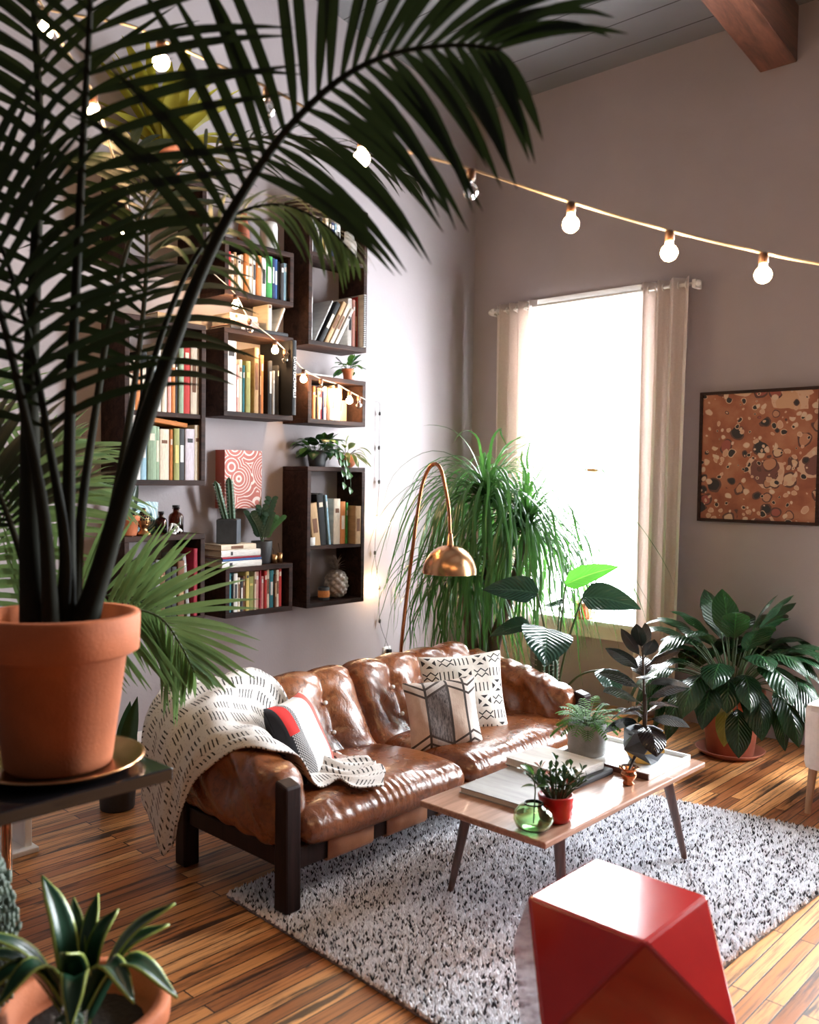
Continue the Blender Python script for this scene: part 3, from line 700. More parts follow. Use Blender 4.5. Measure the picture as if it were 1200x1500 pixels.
def row(items, y, z, where, group, dmax=.19, xf=.222):
    """items: (colour, thickness, height[, lean]) left to right; ('gap', w)"""
    k = 0
    for it in items:
        if it[0] == 'gap': y += it[1]; continue
        c, th, h = it[:3]; ln = it[3] if len(it) > 3 else 0.0
        d = min(dmax, h * .72); x = xf - d / 2 - U(0, .012)
        w_ = 'thick ' if th > .038 else ('thin ' if th < .017 else '')
        lab = ('leaning ' if ln else HT(h) + ' ') + w_ + {'skyblue': 'pale-blue'}.get(c, c) + ' book, %s from the left ' % ORD[k] + where
        book(c, th, h, d, lab, group, (x, y + th / 2, z), ln)
        y += th + .0015 + (abs(math.sin(ln)) * .0 if ln else 0); k += 1
    return y
e = TH_
# highest corner box
row([('white', .018, .20), ('charcoal', .026, .21), ('white', .02, .19), ('black', .016, .215), ('yellow', .022, .20), ('cream', .026, .22), ('black', .02, .225), ('navy', .028, .225), ('skyblue', .014, .215), ('white', .03, .22)], -1.836 + e + .003, 2.832, 'on the upper tier of the tallest box', 'books in the tallest box')
z = 2.285 + e
row([('white', .022, .26)], -1.836 + e + .003, z, 'on the lower tier of the tallest box', 'books in the tallest box')
for k, (c, y, th, h, ln, x) in enumerate((('grey', -1.765, .014, .30, -.50, .12), ('black', -1.722, .034, .30, -.52, .125), ('tan', -1.680, .03, .31, -.52, .13), ('cream', -1.643, .028, .30, -.52, .135), ('white', -1.606, .022, .27, -.53, .14))):
    book(c, th, h, .18, 'leaning %s book, %s of the five tilted books in the tallest box' % (c, ORD[k]), 'books in the tallest box', (x, y, z), ln)
row([('white', .034, .295), ('pink', .022, .29), ('brown', .02, .285), ('red', .03, .315)], -1.497, z, 'right of the tilted books in the tallest box', 'books in the tallest box')
nb = thing('spiral_notebook', 'tall grey spiral bound notebook jutting out of the tallest box', 'notebook', (.135, -1.402, z))
MB().box((-.13, -.010, 0), (.13, .010, .325)).build('page_stack', bmat('grey'), nb, bev=.002)
for k in range(26):
    zz = .012 + k * .012; ring = [(.13 + .010 * math.cos(a), .012 * math.sin(a), zz) for a in np.linspace(0, 2 * PI, 9)]
    MB().tube(ring, .0016, 5).build('binding_ring', M['iron'], nb)
# highest middle box
row([('red', .02, .21), ('cream', .022, .20), ('tan', .02, .215), ('white', .02, .20), ('cream', .024, .21), ('orange', .03, .22), ('cream', .026, .22), ('white', .022, .225), ('orange', .033, .225), ('white', .032, .22), ('green', .042, .235), ('navy', .02, .232), ('blue', .022, .23), ('black', .012, .22), ('charcoal', .024, .21), ('skyblue', .028, .218), ('teal', .02, .22)], -2.43 + e + .003, 2.482 + e, 'in the highest middle box', 'books in the highest middle box', .17)
# square middle box
z = 1.828 + e
row([('white', .066, .385), ('pink', .02, .26), ('cream', .022, .29), ('teal', .014, .26), ('olive', .032, .285), ('gap', .028), ('tan', .032, .365), ('brown', .014, .33), ('orange', .02, .33), ('gap', .022), ('black', .012, .30), ('charcoal', .022, .305), ('grey', .016, .25), ('gap', .016), ('charcoal', .014, .285)], -2.432 + e + .003, z, 'in the square middle box', 'books in the square middle box', .2)
lb = book('black', .03, .425, .30, 'very tall black book with white spine lettering at the right of the square middle box', 'books in the square middle box', (.15, -1.948 - e - .0165, z), 0, False)
cu = bpy.data.curves.new('spine_lettering', 'FONT'); cu.body = 'DAVID LACHAPELLE'; cu.size = .026; cu.extrude = .0003; cu.align_x = 'CENTER'; cu.align_y = 'CENTER'; cu.materials.append(M['white'])
tx = bpy.data.objects.new('spine_lettering', cu); COL.objects.link(tx); tx.parent = lb
tx.matrix_local = Matrix(((0, 0, 1, .1515), (0, 1, 0, 0), (-1, 0, 0, .215), (0, 0, 0, 1))) @ Matrix.Identity(4)
me_ = bpy.data.meshes.new_from_object(tx); ml_ = Matrix(((0, 0, 1, .1512), (0, 1, 0, 0), (-1, 0, 0, .215), (0, 0, 0, 1))); bpy.data.objects.remove(tx); bpy.data.curves.remove(cu)
tx = bpy.data.objects.new('spine_lettering', me_); COL.objects.link(tx); tx.parent = lb; tx.matrix_local = ml_
tx['label'] = 'white spine lettering'
# short corner box
row([('white', .02, .185), ('orange', .024, .195), ('black', .016, .18), ('white', .014, .19), ('crimson', .018, .195), ('navy', .012, .18), ('white', .024, .20), ('brown', .022, .195), ('grey', .018, .19), ('cream', .016, .195), ('cream', .05, .215), ('tan', .014, .20)], -1.834 + e + .003, 1.822 + e, 'in the short box near the corner', 'books in the short corner box', .15)
tag(MB().box((-.002, -.028, 0), (.002, .028, .14)).build('photo_card', M['white'], None, loc=(.10, -1.425, 1.822 + e)), 'white card standing at the right of the short corner box', 'card')
# two tier left box
row([('cream', .04, .25), ('orange', .030, .235), ('black', .034, .30), ('charcoal', .022, .28), ('skyblue', .026, .285), ('white', .03, .35), ('cream', .03, .345), ('pink', .022, .33), ('orange', .024, .30), ('charcoal', .016, .28), ('sage', .030, .355), ('red', .040, .365), ('cream', .040, .36), ('white', .034, .35), ('grey', .012, .335)], -3.02 + e + .003, 1.825, 'on the upper tier of the left box', 'books in the two tier left box', .2)
z = 1.449 + e
yl = row([('white', .046, .325), ('skyblue', .034, .318), ('sage', .05, .275), ('sage', .022, .272), ('cream', .056, .262), ('orange', .018, .262), ('olive', .034, .268), ('charcoal', .034, .268), ('lilac', .056, .27), ('cream', .03, .292)], -2.965, z, 'on the lower tier of the left box', 'books in the two tier left box', .2)
b_ = book('orange', .024, .24, .16, 'orange book lying across the upright books in the left box', 'books in the two tier left box', (.12, -2.765, z + .2765), 0, False)
b_.matrix_world = Matrix.Translation((.12, -2.755, z + .300)) @ Matrix.Rotation(-.10, 4, 'X') @ Matrix.Rotation(PI / 2, 4, 'X') @ Matrix.Translation((0, 0, -.12))
toy = thing('stacking_doll', 'painted wooden figure with coloured bands at the right of the left box', 'figurine', (.15, -2.601, z))
for k, (z0, r0, c) in enumerate(((0, .026, 'yellow'), (.04, .030, 'navy'), (.075, .031, 'crimson'), (.11, .029, 'cream'), (.145, .020, 'orange'), (.175, .018, 'navy'), (.2, .017, 'cream'))):
    MB().lathe([(0, z0), (r0 * .8, z0), (r0, z0 + .012), (r0, z0 + .026), (r0 * .75, z0 + .04), (0, z0 + .04)], 16).build('painted_band', bmat(c), toy)
# bottom left box
z = .726 + e
row([('charcoal', .03, .30), ('grey', .025, .31), ('brown', .03, .29), ('black', .035, .30), ('charcoal', .03, .27), ('brown', .04, .30)], -2.86, z, 'in the box below the brown bottles', 'books in the bottom left box', .2)
book('grey', .022, .335, .2, 'leaning tall white edged grey book beside the pink spined one', 'books in the bottom left box', (.115, -2.632, z), .09)
book('crimson', .026, .36, .2, 'tall rose red book at the far right of the bottom left box', 'books in the bottom left box', (.12, -2.592, z), 0, False)
# low short box
row([('teal', .022, .215), ('black', .01, .2), ('white', .026, .215), ('cream', .016, .19), ('charcoal', .018, .185), ('brown', .016, .195), ('yellow', .022, .235), ('olive', .034, .19), ('cream', .014, .215), ('pink', .022, .215), ('crimson', .012, .235), ('pink', .018, .185), ('red', .02, .215), ('cream', .02, .22), ('teal', .028, .215), ('brown', .016, .19), ('cream', .02, .215), ('red', .022, .232), ('black', .012, .18), ('charcoal', .018, .185)][:18], -2.412 + e + .004, .720 + e, 'in the low short box', 'books in the low short box', .16)
# tall box
z = 1.092
row([('black', .018, .20)], -1.831 + e + .003, z, 'in the tall box with the pineapple', 'books in the tall box')
for k, (c, y, th, h, ln, x) in enumerate((('tan', -1.737, .06, .262, .14, .13), ('black', -1.672, .052, .315, .12, .12), ('skyblue', -1.628, .018, .305, .12, .125))):
    book(c, th, h, .18, 'slightly leaning %s book, %s of the three tilted ones in the tall box' % ({'skyblue': 'pale blue'}.get(c, c), ORD[k]), 'books in the tall box', (x, y, z), ln)
row([('cream', .054, .28), ('orange', .044, .262), ('green', .016, .255)], -1.598, z, 'beside the tilted books in the tall box', 'books in the tall box', .19)
book('tan', .046, .235, .24, 'wide tan book jutting out at the right of the tall box', 'books in the tall box', (.155, -1.448, z), 0)
book('white', .014, .15, .12, 'small white booklet standing alone beside the silver pineapple', 'books in the tall box', (.155, -1.793, .720 + e), 0, False)
# books lying on the boxes
def stack(y, z, items, grp, x=.13):
    for c, th, w_, d, lab, dy, rz in items:
        book(c, th, w_, d, lab, grp, (x, y + dy, z), 0, th > .02, 1, rz); z += th + .0008
    return z
zs = stack(-2.30, .999, [('white', .034, .27, .21, 'white book at the bottom of the stack on the low short box', 0, 0), ('blue', .012, .27, .20, 'thin blue book near the bottom of the stack on the low short box', .002, .03), ('crimson', .010, .26, .2, 'thin red book in the middle of the stack on the low short box', .0, 0), ('white', .036, .262, .2, 'thick white book in the stack on the low short box', .0, -.03), ('cream', .03, .24, .19, 'cream book topmost of the stack under the cactus', -.018, .02)], 'stacked books under the cactus')
zs2 = stack(-2.22, 2.307, [('charcoal', .022, .40, .2, 'wide charcoal book lying lowest on the square middle box', .04, 0), ('pink', .036, .20, .17, 'faded pink book lying on the charcoal book', -.06, .05), ('cream', .03, .19, .16, 'cream book lying topmost beside the glowing bulb', -.06, .02)], 'books lying on the square middle box', .125)
book('cream', .03, .185, .14, 'cream book standing on the charcoal book behind the clear bulb', 'books lying on the square middle box', (.12, -2.085, 2.3300), 0)
book('white', .014, .165, .13, 'thin white book leaning beside the cream one on the middle box', 'books lying on the square middle box', (.12, -2.04, 2.3300), -.42, False)
book('white', .014, .20, .16, 'thin white book lying on the short box left of the little plant', 'books lying on the short corner box', (.13, -1.715, 2.107), 0, False, 1)
book('tan', .034, .26, .2, 'tan book lying on the two tier left box', 'books lying on the left box', (.125, -2.70, 2.297), 0, False, 1)
# ------------------------------------------------------------------ small things on the boxes
def lathe_thing(name, label, cat, loc, prof, mat, n=28, group=None):
    o = MB().lathe(prof, n).build(name, mat, None, loc=loc); return tag(o, label, cat, group)
wb_ = lathe_thing('white_jar', 'white ceramic bottle jar with a broad neck in the tallest box', 'jar', (.15, -1.435, 2.832), [(0, 0), (.042, 0), (.047, .008), (.048, .12), (.042, .142), (.032, .150), (.031, .195), (.030, .2), (0, .2)], M['ceramic'])
lathe_thing('tall_cup', 'pale stoneware cup on the highest middle box', 'cup', (.14, -2.06, 2.791), [(0, 0), (.042, 0), (.05, .03), (.051, .14), (.047, .165), (.043, .165), (.045, .03), (0, .012)], M['ceramic'])
lathe_thing('brown_vase', 'slender reddish brown vase left of the stoneware cup', 'vase', (.13, -2.23, 2.791), [(0, 0), (.028, 0), (.036, .05), (.03, .11), (.018, .16), (.02, .185), (.014, .185), (.012, .15), (0, .15)], M['terra2'])
# pineapple
pa = thing('silver_pineapple', 'silvery ornamental pineapple in the lower tier of the tall box', 'ornament', (.14, -1.505, .720 + e))
bodyp = MB(); rows = []
for i in range(41):
    ph = PI * i / 40; row_ = []
    for j in range(48):
        t_ = 2 * PI * j / 48
        k = abs(math.sin(4 * t_ + 5.5 * ph)) * abs(math.sin(4 * t_ - 5.5 * ph))
        r_ = .074 * math.sin(ph) ** .7 * (.82 + .26 * k ** .6); row_.append((r_ * math.cos(t_), r_ * math.sin(t_), .088 - .088 * math.cos(ph)))
    rows.append(row_)
bodyp.grid(np.array(rows), closed_v=True).build('fruit_body', M['silver'], pa)
cr = MB()
for k in range(26):
    a = k * 2.4; el = .3 + 1.1 * (k / 26); d_ = V(math.cos(a) * math.cos(el), math.sin(a) * math.cos(el), math.sin(el))
    cr.ribbon(arc((0, 0, .165 + .0014 * k), d_, .06 + .025 * (k / 26), .9, 5), [.016, .02, .016, .009, .001], (0, 0, 1), .3)
cr.build('crown', M['silver'], pa)
cj = thing('jar_candle', 'small dark jar candle with a pale label beside the silver pineapple', 'candle', (.165, -1.632, .720 + e))
MB().lathe([(0, 0), (.034, 0), (.036, .004), (.036, .078), (.033, .08), (.032, .06), (0, .06)], 24).build('jar', M['dark'], cj)
MB().lathe([(.0365, .018), (.0368, .02), (.0368, .058), (.0365, .06)], 24).build('jar_label', bmat('orange'), cj)
vc = thing('votive_candle', 'cream votive candle in front of the leaning tan book', 'candle', (.20, -1.775, 1.092))
MB().lathe([(0, 0), (.026, 0), (.029, .004), (.029, .05), (.026, .05), (.024, .045), (0, .045)], 20).build('holder', M['ceramic'], vc)
MB().tube([(0, 0, .045), (0, 0, .054)], .0015, 6).build('wick', M['iron'], vc)
# bottles, skull, agate, bust
def bottle(y, r_, h, lab, x=.11):
    t = thing('brown_bottle', lab, 'bottle', (x, y, 1.192), 0, 'brown glass bottles')
    MB().lathe([(0, 0), (r_ * .9, 0), (r_, .006), (r_, h * .58), (r_ * .85, h * .68), (r_ * .42, h * .76), (r_ * .40, h * .86), (r_ * .52, h * .87), (r_ * .52, h * .9), (r_ * .3, h * .9), (r_ * .3, h * .74), (r_ * .9, h * .55), (r_ * .9, .01), (0, .008)], 24).build('glass_body', M['amber_glass'], t)
    MB().lathe([(r_ * .28, h * .86), (r_ * .28, h * .9), (r_ * .5, h * .92), (r_ * .5, h), (0, h)], 16).build('stopper', M['iron'], t)
bottle(-2.735, .030, .118, 'shorter brown glass bottle on the bottom left box'); bottle(-2.645, .040, .150, 'taller brown glass bottle on the bottom left box')
sk = MB(); 
for k, (cx, cz_, R0) in enumerate(((0, .03, .022), (.005, .042, .016))):
    ring = [(.01 * math.sin(3 * a), cx + R0 * 1.1 * math.cos(a) - .008 * k, cz_ * .9 + R0 * math.sin(a)) for a in np.linspace(0, 2 * PI, 20)]
    sk.tube(ring, .006, 8)
ring = [(.0, .02 + .03 * s_, .012 + .012 * math.sin(3 * s_)) for s_ in np.linspace(0, 1, 8)]; sk.tube(ring, .007, 8)
tag(sk.build('knot_ornament', M['ceramic'], None, loc=(.195, -2.715, 1.192)), 'small white looped ceramic ornament in front of the brown bottles', 'ornament')
ag = thing('agate_slab', 'blue green banded agate slab leaning on the wall', 'ornament', (.06, -2.80, 1.192))
t = NT('banded_agate'); c_ = t.co(); wv = t.n('TexWave', {'wave_type': 'RINGS', 'rings_direction': 'X'}, {'Vector': t.mapp(c_, (9, 9, 9), (0, 0, 0), (0, .3, -.9)), 'Scale': 1.0, 'Distortion': 3.0, 'Detail': 3.0, 'Detail Scale': .8}).outputs[0]
M['agate'] = t.done(t.ramp(wv, [(0, (.02, .10, .13)), (.4, (.10, .32, .36)), (.7, (.45, .62, .62)), (1, (.06, .22, .28))]), .2)
prof_ = [(-.085, .0), (.085, .0), (.09, .05), (.075, .10), (.085, .165), (.03, .17), (-.05, .165), (-.09, .15), (-.085, .07)]
am = MB(); n_ = len(prof_); am.add([(-.008 - z_ * .12, y_, z_) for y_, z_ in prof_] + [(.008 - z_ * .12, y_, z_) for y_, z_ in prof_], [tuple(range(n_))[::-1], tuple(range(n_, 2 * n_))] + [(i, (i + 1) % n_, (i + 1) % n_ + n_, i + n_) for i in range(n_)], sm=False)
am.build('stone', M['agate'], ag)
bu = thing('buddha_head', 'small dark bronze head statuette in front of the agate slab', 'statuette', (.17, -2.875, 1.192))
MB().lathe([(0, 0), (.038, 0), (.036, .012), (.022, .022), (.017, .035), (.026, .045), (.033, .065), (.034, .085), (.028, .105), (.016, .117), (.013, .128), (.008, .14), (0, .142)], 20).build('head', M['brass2'], bu)
hb = MB()
for i in range(4):
    for j in range(14):
        a = 2 * PI * j / 14 + i * .2; hb.ico((.031 * math.cos(a) * (1 - .13 * i * i * .5), .031 * math.sin(a) * (1 - .13 * i * i * .5), .083 + .011 * i), .0075, n=6)
hb.build('curled_hair', M['iron'], bu)
MB().ico((.034, 0, .068), .006, sq=(1, .7, 1.6)).build('nose', M['brass2'], bu); MB().ico((.030, 0, .055), .008, sq=(.5, 1.3, .35)).build('mouth', M['brass2'], bu)
for sg in (1, -1): MB().ico((0, .036 * sg, .068), .006, sq=(.6, .5, 2.4)).build('ear', M['brass2'], bu)
br_ = thing('brass_cup_set', 'little brass holders with a slim sprig beside the black plant pot', 'ornament', (.17, -2.005, .999))
for k, (dy, r_, h_) in enumerate(((-.022, .02, .05), (.02, .018, .058))):
    MB().lathe([(0, 0), (r_, 0), (r_, h_), (r_ * .85, h_), (r_ * .85, .01), (0, .01)], 18, (0, dy, 0)).build('cup', M['brass2'], br_)
MB().tube([(0, .02, .02), (.002, .016, .08), (.0, .01, .115)], .0018, 6).build('sprig', M['bstem'], br_)
MB().tube([(.0, -.02, .02), (0, -.028, .075), (0, -.036, .09)], .0018, 6).build('sprig', M['bstem'], br_)

# ------------------------------------------------------------------ pictures
cv = thing('carved_panel', 'coral red block panel with white curved lines between the shelf boxes', 'artwork', (.0, -2.188, 1.317))
t = NT('curved_line_relief'); c_ = t.co()
vor = t.n('TexVoronoi', {'feature': 'F1'}, {'Vector': t.mapp(c_, (0, 1, 1)), 'Scale': 6.5, 'Randomness': 1.0})
ds = vor.outputs['Distance']; ln = t.math('LESS_THAN', t.math('FRACT', t.math('MULTIPLY', ds, 11.0)), .30)
nx = t.n('NewGeometry').outputs['Normal']; fx = t.math('GREATER_THAN', t.n('SeparateXYZ', None, {0: nx}).outputs[0], .5)
M['relief'] = t.done(t.mix(t.math('MULTIPLY', ln, fx), t.ramp(t.noise(c_, 6), [(.3, (.42, .085, .06)), (.7, (.52, .14, .10))]), (.80, .66, .60)), .6, t.bump(t.math('MULTIPLY', ln, -1), .3, .004))
MB().box((.0, -.131, 0), (.09, .131, .333)).build('panel_block', M['relief'], cv, bev=.002)
pt = thing('framed_painting', 'square terracotta coloured painting of rounded cells in a slim dark frame', 'painting', (2.185, -.0, 1.265))
t = NT('cell_painting'); c_ = t.mapp(t.co(), (1, 0, 1))
wob = t.n('VectorMath', {'operation': 'ADD'}, {0: c_, 1: t.n('VectorMath', {'operation': 'SCALE'}, {0: t.n('TexNoise', None, {'Vector': c_, 'Scale': 9.0, 'Detail': 2.0}).outputs[1], 'Scale': .05}).outputs[0]}).outputs[0]
cols = t.ramp(t.noise(c_, 5, 4), [(.3, (.20, .055, .03)), (.5, (.33, .11, .055)), (.72, (.45, .21, .12))])
def cells(sc, rad, inv, seed, pal):
    v_ = t.n('TexVoronoi', {'feature': 'F1'}, {'Vector': t.mapp(wob, (1, 1, 1), (0, .7 * seed, 0), (seed, seed, seed)), 'Scale': sc, 'Randomness': 1.0})
    d_ = v_.outputs['Distance']; rc = t.n('SeparateColor', None, {0: v_.outputs['Color']}).outputs
    R0 = t.math('MULTIPLY', t.math('ADD', rc[0], .25), rad)
    on = t.math('MULTIPLY', t.math('LESS_THAN', d_, R0), t.math('GREATER_THAN', rc[1], inv))
    rim = t.math('MULTIPLY', on, t.math('GREATER_THAN', d_, t.math('MULTIPLY', R0, .78)))
    return on, rim, t.ramp(rc[2], pal, 'CONSTANT')
for sc, rad, inv, seed, pal in ((5.5, .62, .35, 1.3, [(0, (.50, .24, .13)), (.3, (.42, .12, .08)), (.6, (.55, .33, .20)), (.8, (.16, .06, .05))]), (12, .52, .30, 2.1, [(0, (.02, .018, .022)), (.35, (.45, .22, .13)), (.6, (.30, .08, .06)), (.8, (.60, .42, .28))]), (26, .46, .40, 3.7, [(0, (.02, .018, .022)), (.4, (.55, .33, .22)), (.7, (.62, .48, .36))])):
    on, rim, pc = cells(sc, rad, inv, seed, pal); cols = t.mix(on, cols, pc); cols = t.mix(rim, cols, (.60, .40, .28) if sc != 12 else (.10, .04, .035))
M['cells'] = t.done(cols, .55, t.bump(t.noise(t.co(), 60), .2, .004))
W2, Hh = .36, .79
fr = MB(); fr.box((-W2, -.04, 0), (-W2 + .018, -.002, Hh)).box((W2 - .018, -.04, 0), (W2, -.002, Hh)).box((-W2 + .018, -.04, 0), (W2 - .018, -.002, .018)).box((-W2 + .018, -.04, Hh - .018), (W2 - .018, -.002, Hh))
fr.build('frame', M['frame'], pt, bev=.002)
MB().box((-W2 + .018, -.028, .018), (W2 - .018, -.004, Hh - .018)).build('canvas', M['cells'], pt)

# ------------------------------------------------------------------ table things
zt = .3855
book('grey', .022, .38, .27, 'large pale grey picture book lying nearest the sofa end of the table', 'books on the coffee table', (2.415, -2.68, zt), 0, False, 1, .03, 'picture_book')
M_ = bmat('charcoal')
book('charcoal', .022, .26, .31, 'dark grey picture book under the white one on the coffee table', 'books on the coffee table', (2.415, -2.43, zt), 0, False, 1, -.02, 'picture_book')
book('white', .028, .235, .29, 'white picture book on top of the dark grey one', 'books on the coffee table', (2.40, -2.445, zt + .0225), 0, False, 1, -.06, 'picture_book')
ty = thing('serving_tray', 'white serving tray with a brown rim under the two plants', 'tray', (2.505, -2.10, zt))
MB().box((-.195, -.165, 0), (.195, .165, .008)).build('tray_base', M['gloss_white'], ty)
MB().box((-.2, -.175, 0), (.2, -.165, .022)).build('rim', M['walnutleg'], ty, bev=.001)
for lo, hi in (((-.2, .165, 0), (.2, .175, .022)), ((-.2, -.165, 0), (-.195, .165, .022)), ((.195, -.165, 0), (.2, .165, .022))): MB().box(lo, hi).build('rim', M['white'], ty, bev=.001)['label'] = 'pale tray rim'
bn = thing('incense_burner', 'small copper burner with a dark spoon on the table edge', 'burner', (2.672, -2.365, zt))
MB().lathe([(0, 0), (.018, 0), (.022, .006), (.014, .014), (.026, .026), (.030, .038), (.026, .048), (.020, .052), (.036, .062), (.038, .066), (.018, .06), (.018, .03), (0, .02)], 24).build('bowl', M['copper'], bn)
MB().tube([(.0, .0, .05), (.006, .02, .085), (.008, .03, .10)], [.004, .005, .006], 8).build('spoon', M['iron'], bn)
# outlet
ol = thing('wall_outlet', 'white double power outlet low on the left wall by the lamp', 'outlet', (.0, -.90, .285))
MB().box((.0005, -.036, -.058), (.006, .036, .058)).build('cover_plate', M['white'], ol, bev=.002)
for z_ in (-.026, .026):
    s_ = MB().box((.006, -.016, z_ - .014), (.008, .016, z_ + .014)).build('socket_face', M['ceramic'], ol)
MB().box((.008, -.014, .012), (.04, .014, .042)).build('plug', M['iron'], ol, bev=.003)
# ------------------------------------------------------------------ curtains
rod = thing('curtain_rod', 'slim white curtain rod on brackets above the bright window', 'curtain rod', (1.0, -.10, 2.715))
MB().tube([(.245, -.10, 2.715), (1.82, -.10, 2.715)], .011, 12).build('rod', M['white'], rod, W=True)
for x in (.26, 1.80): MB().box((x - .012, -.11, 2.69), (x + .012, -.023, 2.74)).build('bracket', M['white'], rod, W=True, bev=.002)
for x in (.24, 1.825): MB().ico((x, -.10, 2.715), .02).build('finial', M['white'], rod, W=True)
def curtain(label, xa, xb, ph, nf, taper=0.0):
    t = thing('curtain', label, 'curtain', ((xa + xb) / 2, -.10, .015), 0, 'linen curtains at the window')
    n, m = 30, 120; rows = []
    for i in range(n):
        v = i / (n - 1); z = .015 + (2.76 - .015) * v; row = []
        for j in range(m):
            u_ = j / (m - 1); w = (xb - xa) * (1 - taper * (1 - v)); x = xa + taper * (xb - xa) * (1 - v) * .1 + w * u_
            am = .034 * (.8 + .2 * v)
            s_ = math.sin(2 * PI * nf * u_ + ph + .25 * math.sin(3 * v)); y = -.10 + am * math.copysign(abs(s_) ** .8, s_) + .006 * math.sin(9 * u_ + 5 * v)
            row.append((x + .006 * math.sin(2 * (2 * PI * nf * u_ + ph)), y, z))
        rows.append(row)
    o = MB().grid(np.array(rows)).build('fabric', M['linen'], t, W=True); o.modifiers.new('t', 'SOLIDIFY').thickness = .003
    for k in range(int(nf * 2)):
        u_ = (k + .5) / (nf * 2) ; x = xa + (xb - xa) * u_
        ring = [(x, -.10 + .021 * math.cos(a), 2.715 + .021 * math.sin(a)) for a in np.linspace(0, 2 * PI, 17)]
        MB().tube(ring, .0045, 6).build('grommet', M['white'], t, W=True)
curtain('left ivory linen curtain panel, partly behind the grassy plant', .285, .625, .4, 4.0)
curtain('right ivory linen curtain panel, nearer the framed painting', 1.425, 1.775, 1.3, 3.5, .10)

# ------------------------------------------------------------------ arc lamp
lp = thing('arc_floor_lamp', 'arched copper coloured floor lamp with a domed shade behind the sofa', 'floor lamp', (.885, -1.70, 0))
MB().lathe([(0, 0), (.13, 0), (.13, .018), (.02, .026), (0, .026)], 32).build('base', M['brass2'], lp)
path = [(.885, -1.71, .02), (.885, -1.70, .5), (.905, -1.66, .95), (.93, -1.63, 1.28), (.948, -1.61, 1.46), (.972, -1.585, 1.555), (1.005, -1.57, 1.585), (1.045, -1.565, 1.555), (1.075, -1.56, 1.46), (1.098, -1.553, 1.34), (1.11, -1.552, 1.19)]
MB().tube(spline([V(*p) for p in path], 60), .0105, 10).build('stem', M['copper'], lp, W=True)
cx, cy, R0 = 1.11, -1.552, .15
pr = [(R0 * math.cos(a) , .965 + .02 + R0 * 1.05 * math.sin(a)) for a in np.linspace(0.0, PI / 2 * .93, 16)]
pi_ = [((R0 - .004) * math.cos(a), .965 + .02 + (R0 * 1.05 - .004) * math.sin(a)) for a in np.linspace(PI / 2 * .93, 0.0, 16)]
MB().lathe([(R0, .983)] + pr + pi_, 48, (cx, cy, 0)).build('dome_shade', M['brass'], lp, W=True)
MB().lathe([(0, 1.115), (.03, 1.115), (.034, 1.125), (.02, 1.14), (.012, 1.20), (0, 1.20)], 20, (cx, cy, 0)).build('shade_cap', M['brass'], lp, W=True)
MB().ico((cx, cy, 1.04), .03).build('bulb', M['ceramic'], lp, W=True)

# ------------------------------------------------------------------ pots
def potprof(r0, r1, h, rim=.0, rh=.0, th=.012, fill=.88):
    p = [(0, 0), (r0 * .96, 0), (r0, .006)]
    if rim: p += [(r0 + (r1 - r0) * (h - rh) / h, h - rh - .002), (r1 + rim * .4, h - rh), (r1 + rim, h - rh + .006), (r1 + rim * 1.15, h - .006), (r1 + rim, h)]
    else: p += [(r1, h - .004), (r1 - .002, h)]
    p += [(r1 - th + rim * .6, h), (r1 - th, h * fill), (0, h * fill)]
    return p
def pot(root, mat, r0, r1, h, rim=0, rh=0, th=.012, fill=.88, z=0, n=40, soil=True, saucer=None, wob=None):
    MB().lathe([(r, zz) for r, zz in potprof(r0, r1, h, rim, rh, th, fill)], n, (0, 0, z), 0, wob).build('pot', mat, root)
    if soil: MB().lathe([(r1 - th - .0005 + rim * .2, h * fill - .004), (r1 * .6, h * fill + .004), (0, h * fill + .006)], 24, (0, 0, z), 0, lambda t, q: .02 * math.sin(7 * t)).build('soil', M['soil'], root)
    if saucer:
        R0, hh, sm_ = saucer
        MB().lathe([(0, 0), (R0 * .82, 0), (R0, hh), (R0 * .97, hh + .002), (R0 * .8, .006), (0, .006)], n).build('saucer', sm_, root)
LW = {'lance': [.04, .45, .8, 1, .95, .75, .45, .02], 'oval': [.05, .6, .92, 1, .97, .85, .55, .03], 'heart': [.25, .95, 1, .93, .8, .6, .33, .01], 'strap': [.8, .95, 1, .95, .85, .7, .4, .02], 'spoon': [.2, .3, .5, .8, 1, .95, .7, .05]}
def leaf(mb, base, d, L, W, droop=.6, nrm=(0, 0, 1), shape='lance', fold=.25, nc=4, mi=0, wave=0.0, wk=9.0):
    pr_ = LW[shape]; n = len(pr_) + 3
    ws = np.interp(np.linspace(0, 1, n), np.linspace(0, 1, len(pr_)), pr_) * W
    mb.ribbon(arc(base, d, L, droop, n), ws, nrm, fold, nc, mi, wave, wk); return mb

# ------------------------------------------------------------------ the big palm on its black table
bt = thing('black_side_table', 'glossy black table carrying the big potted palm', 'table', (2.2, -4.75, 0))
MB().box((1.95, -5.15, .805), (2.527, -4.198, .835)).build('tabletop', M['black'], bt, W=True, bev=.003)
MB().box((2.12, -5.02, .03), (2.28, -4.80, .805)).build('pedestal', M['black'], bt, W=True, bev=.004)
MB().box((1.96, -5.12, 0), (2.40, -4.66, .03)).build('foot_plate', M['black'], bt, W=True, bev=.004)
sc_ = MB().lathe([(0, 0), (.15, 0), (.185, .018), (.19, .022), (.18, .022), (.148, .006), (0, .006)], 48).build('brass_saucer', M['brass'], None, loc=(2.335, -4.375, .8352)); tag(sc_, 'shallow brass saucer under the big terracotta pot', 'saucer')
palm = thing('potted_palm', 'tall dark feathery palm in a big terracotta pot on the black table', 'plant', (2.335, -4.375, .8418))
pot(palm, M['terra'], .117, .160, .345, .016, .09, .014, .9)
VIEW = V(.70, -.71, .0)
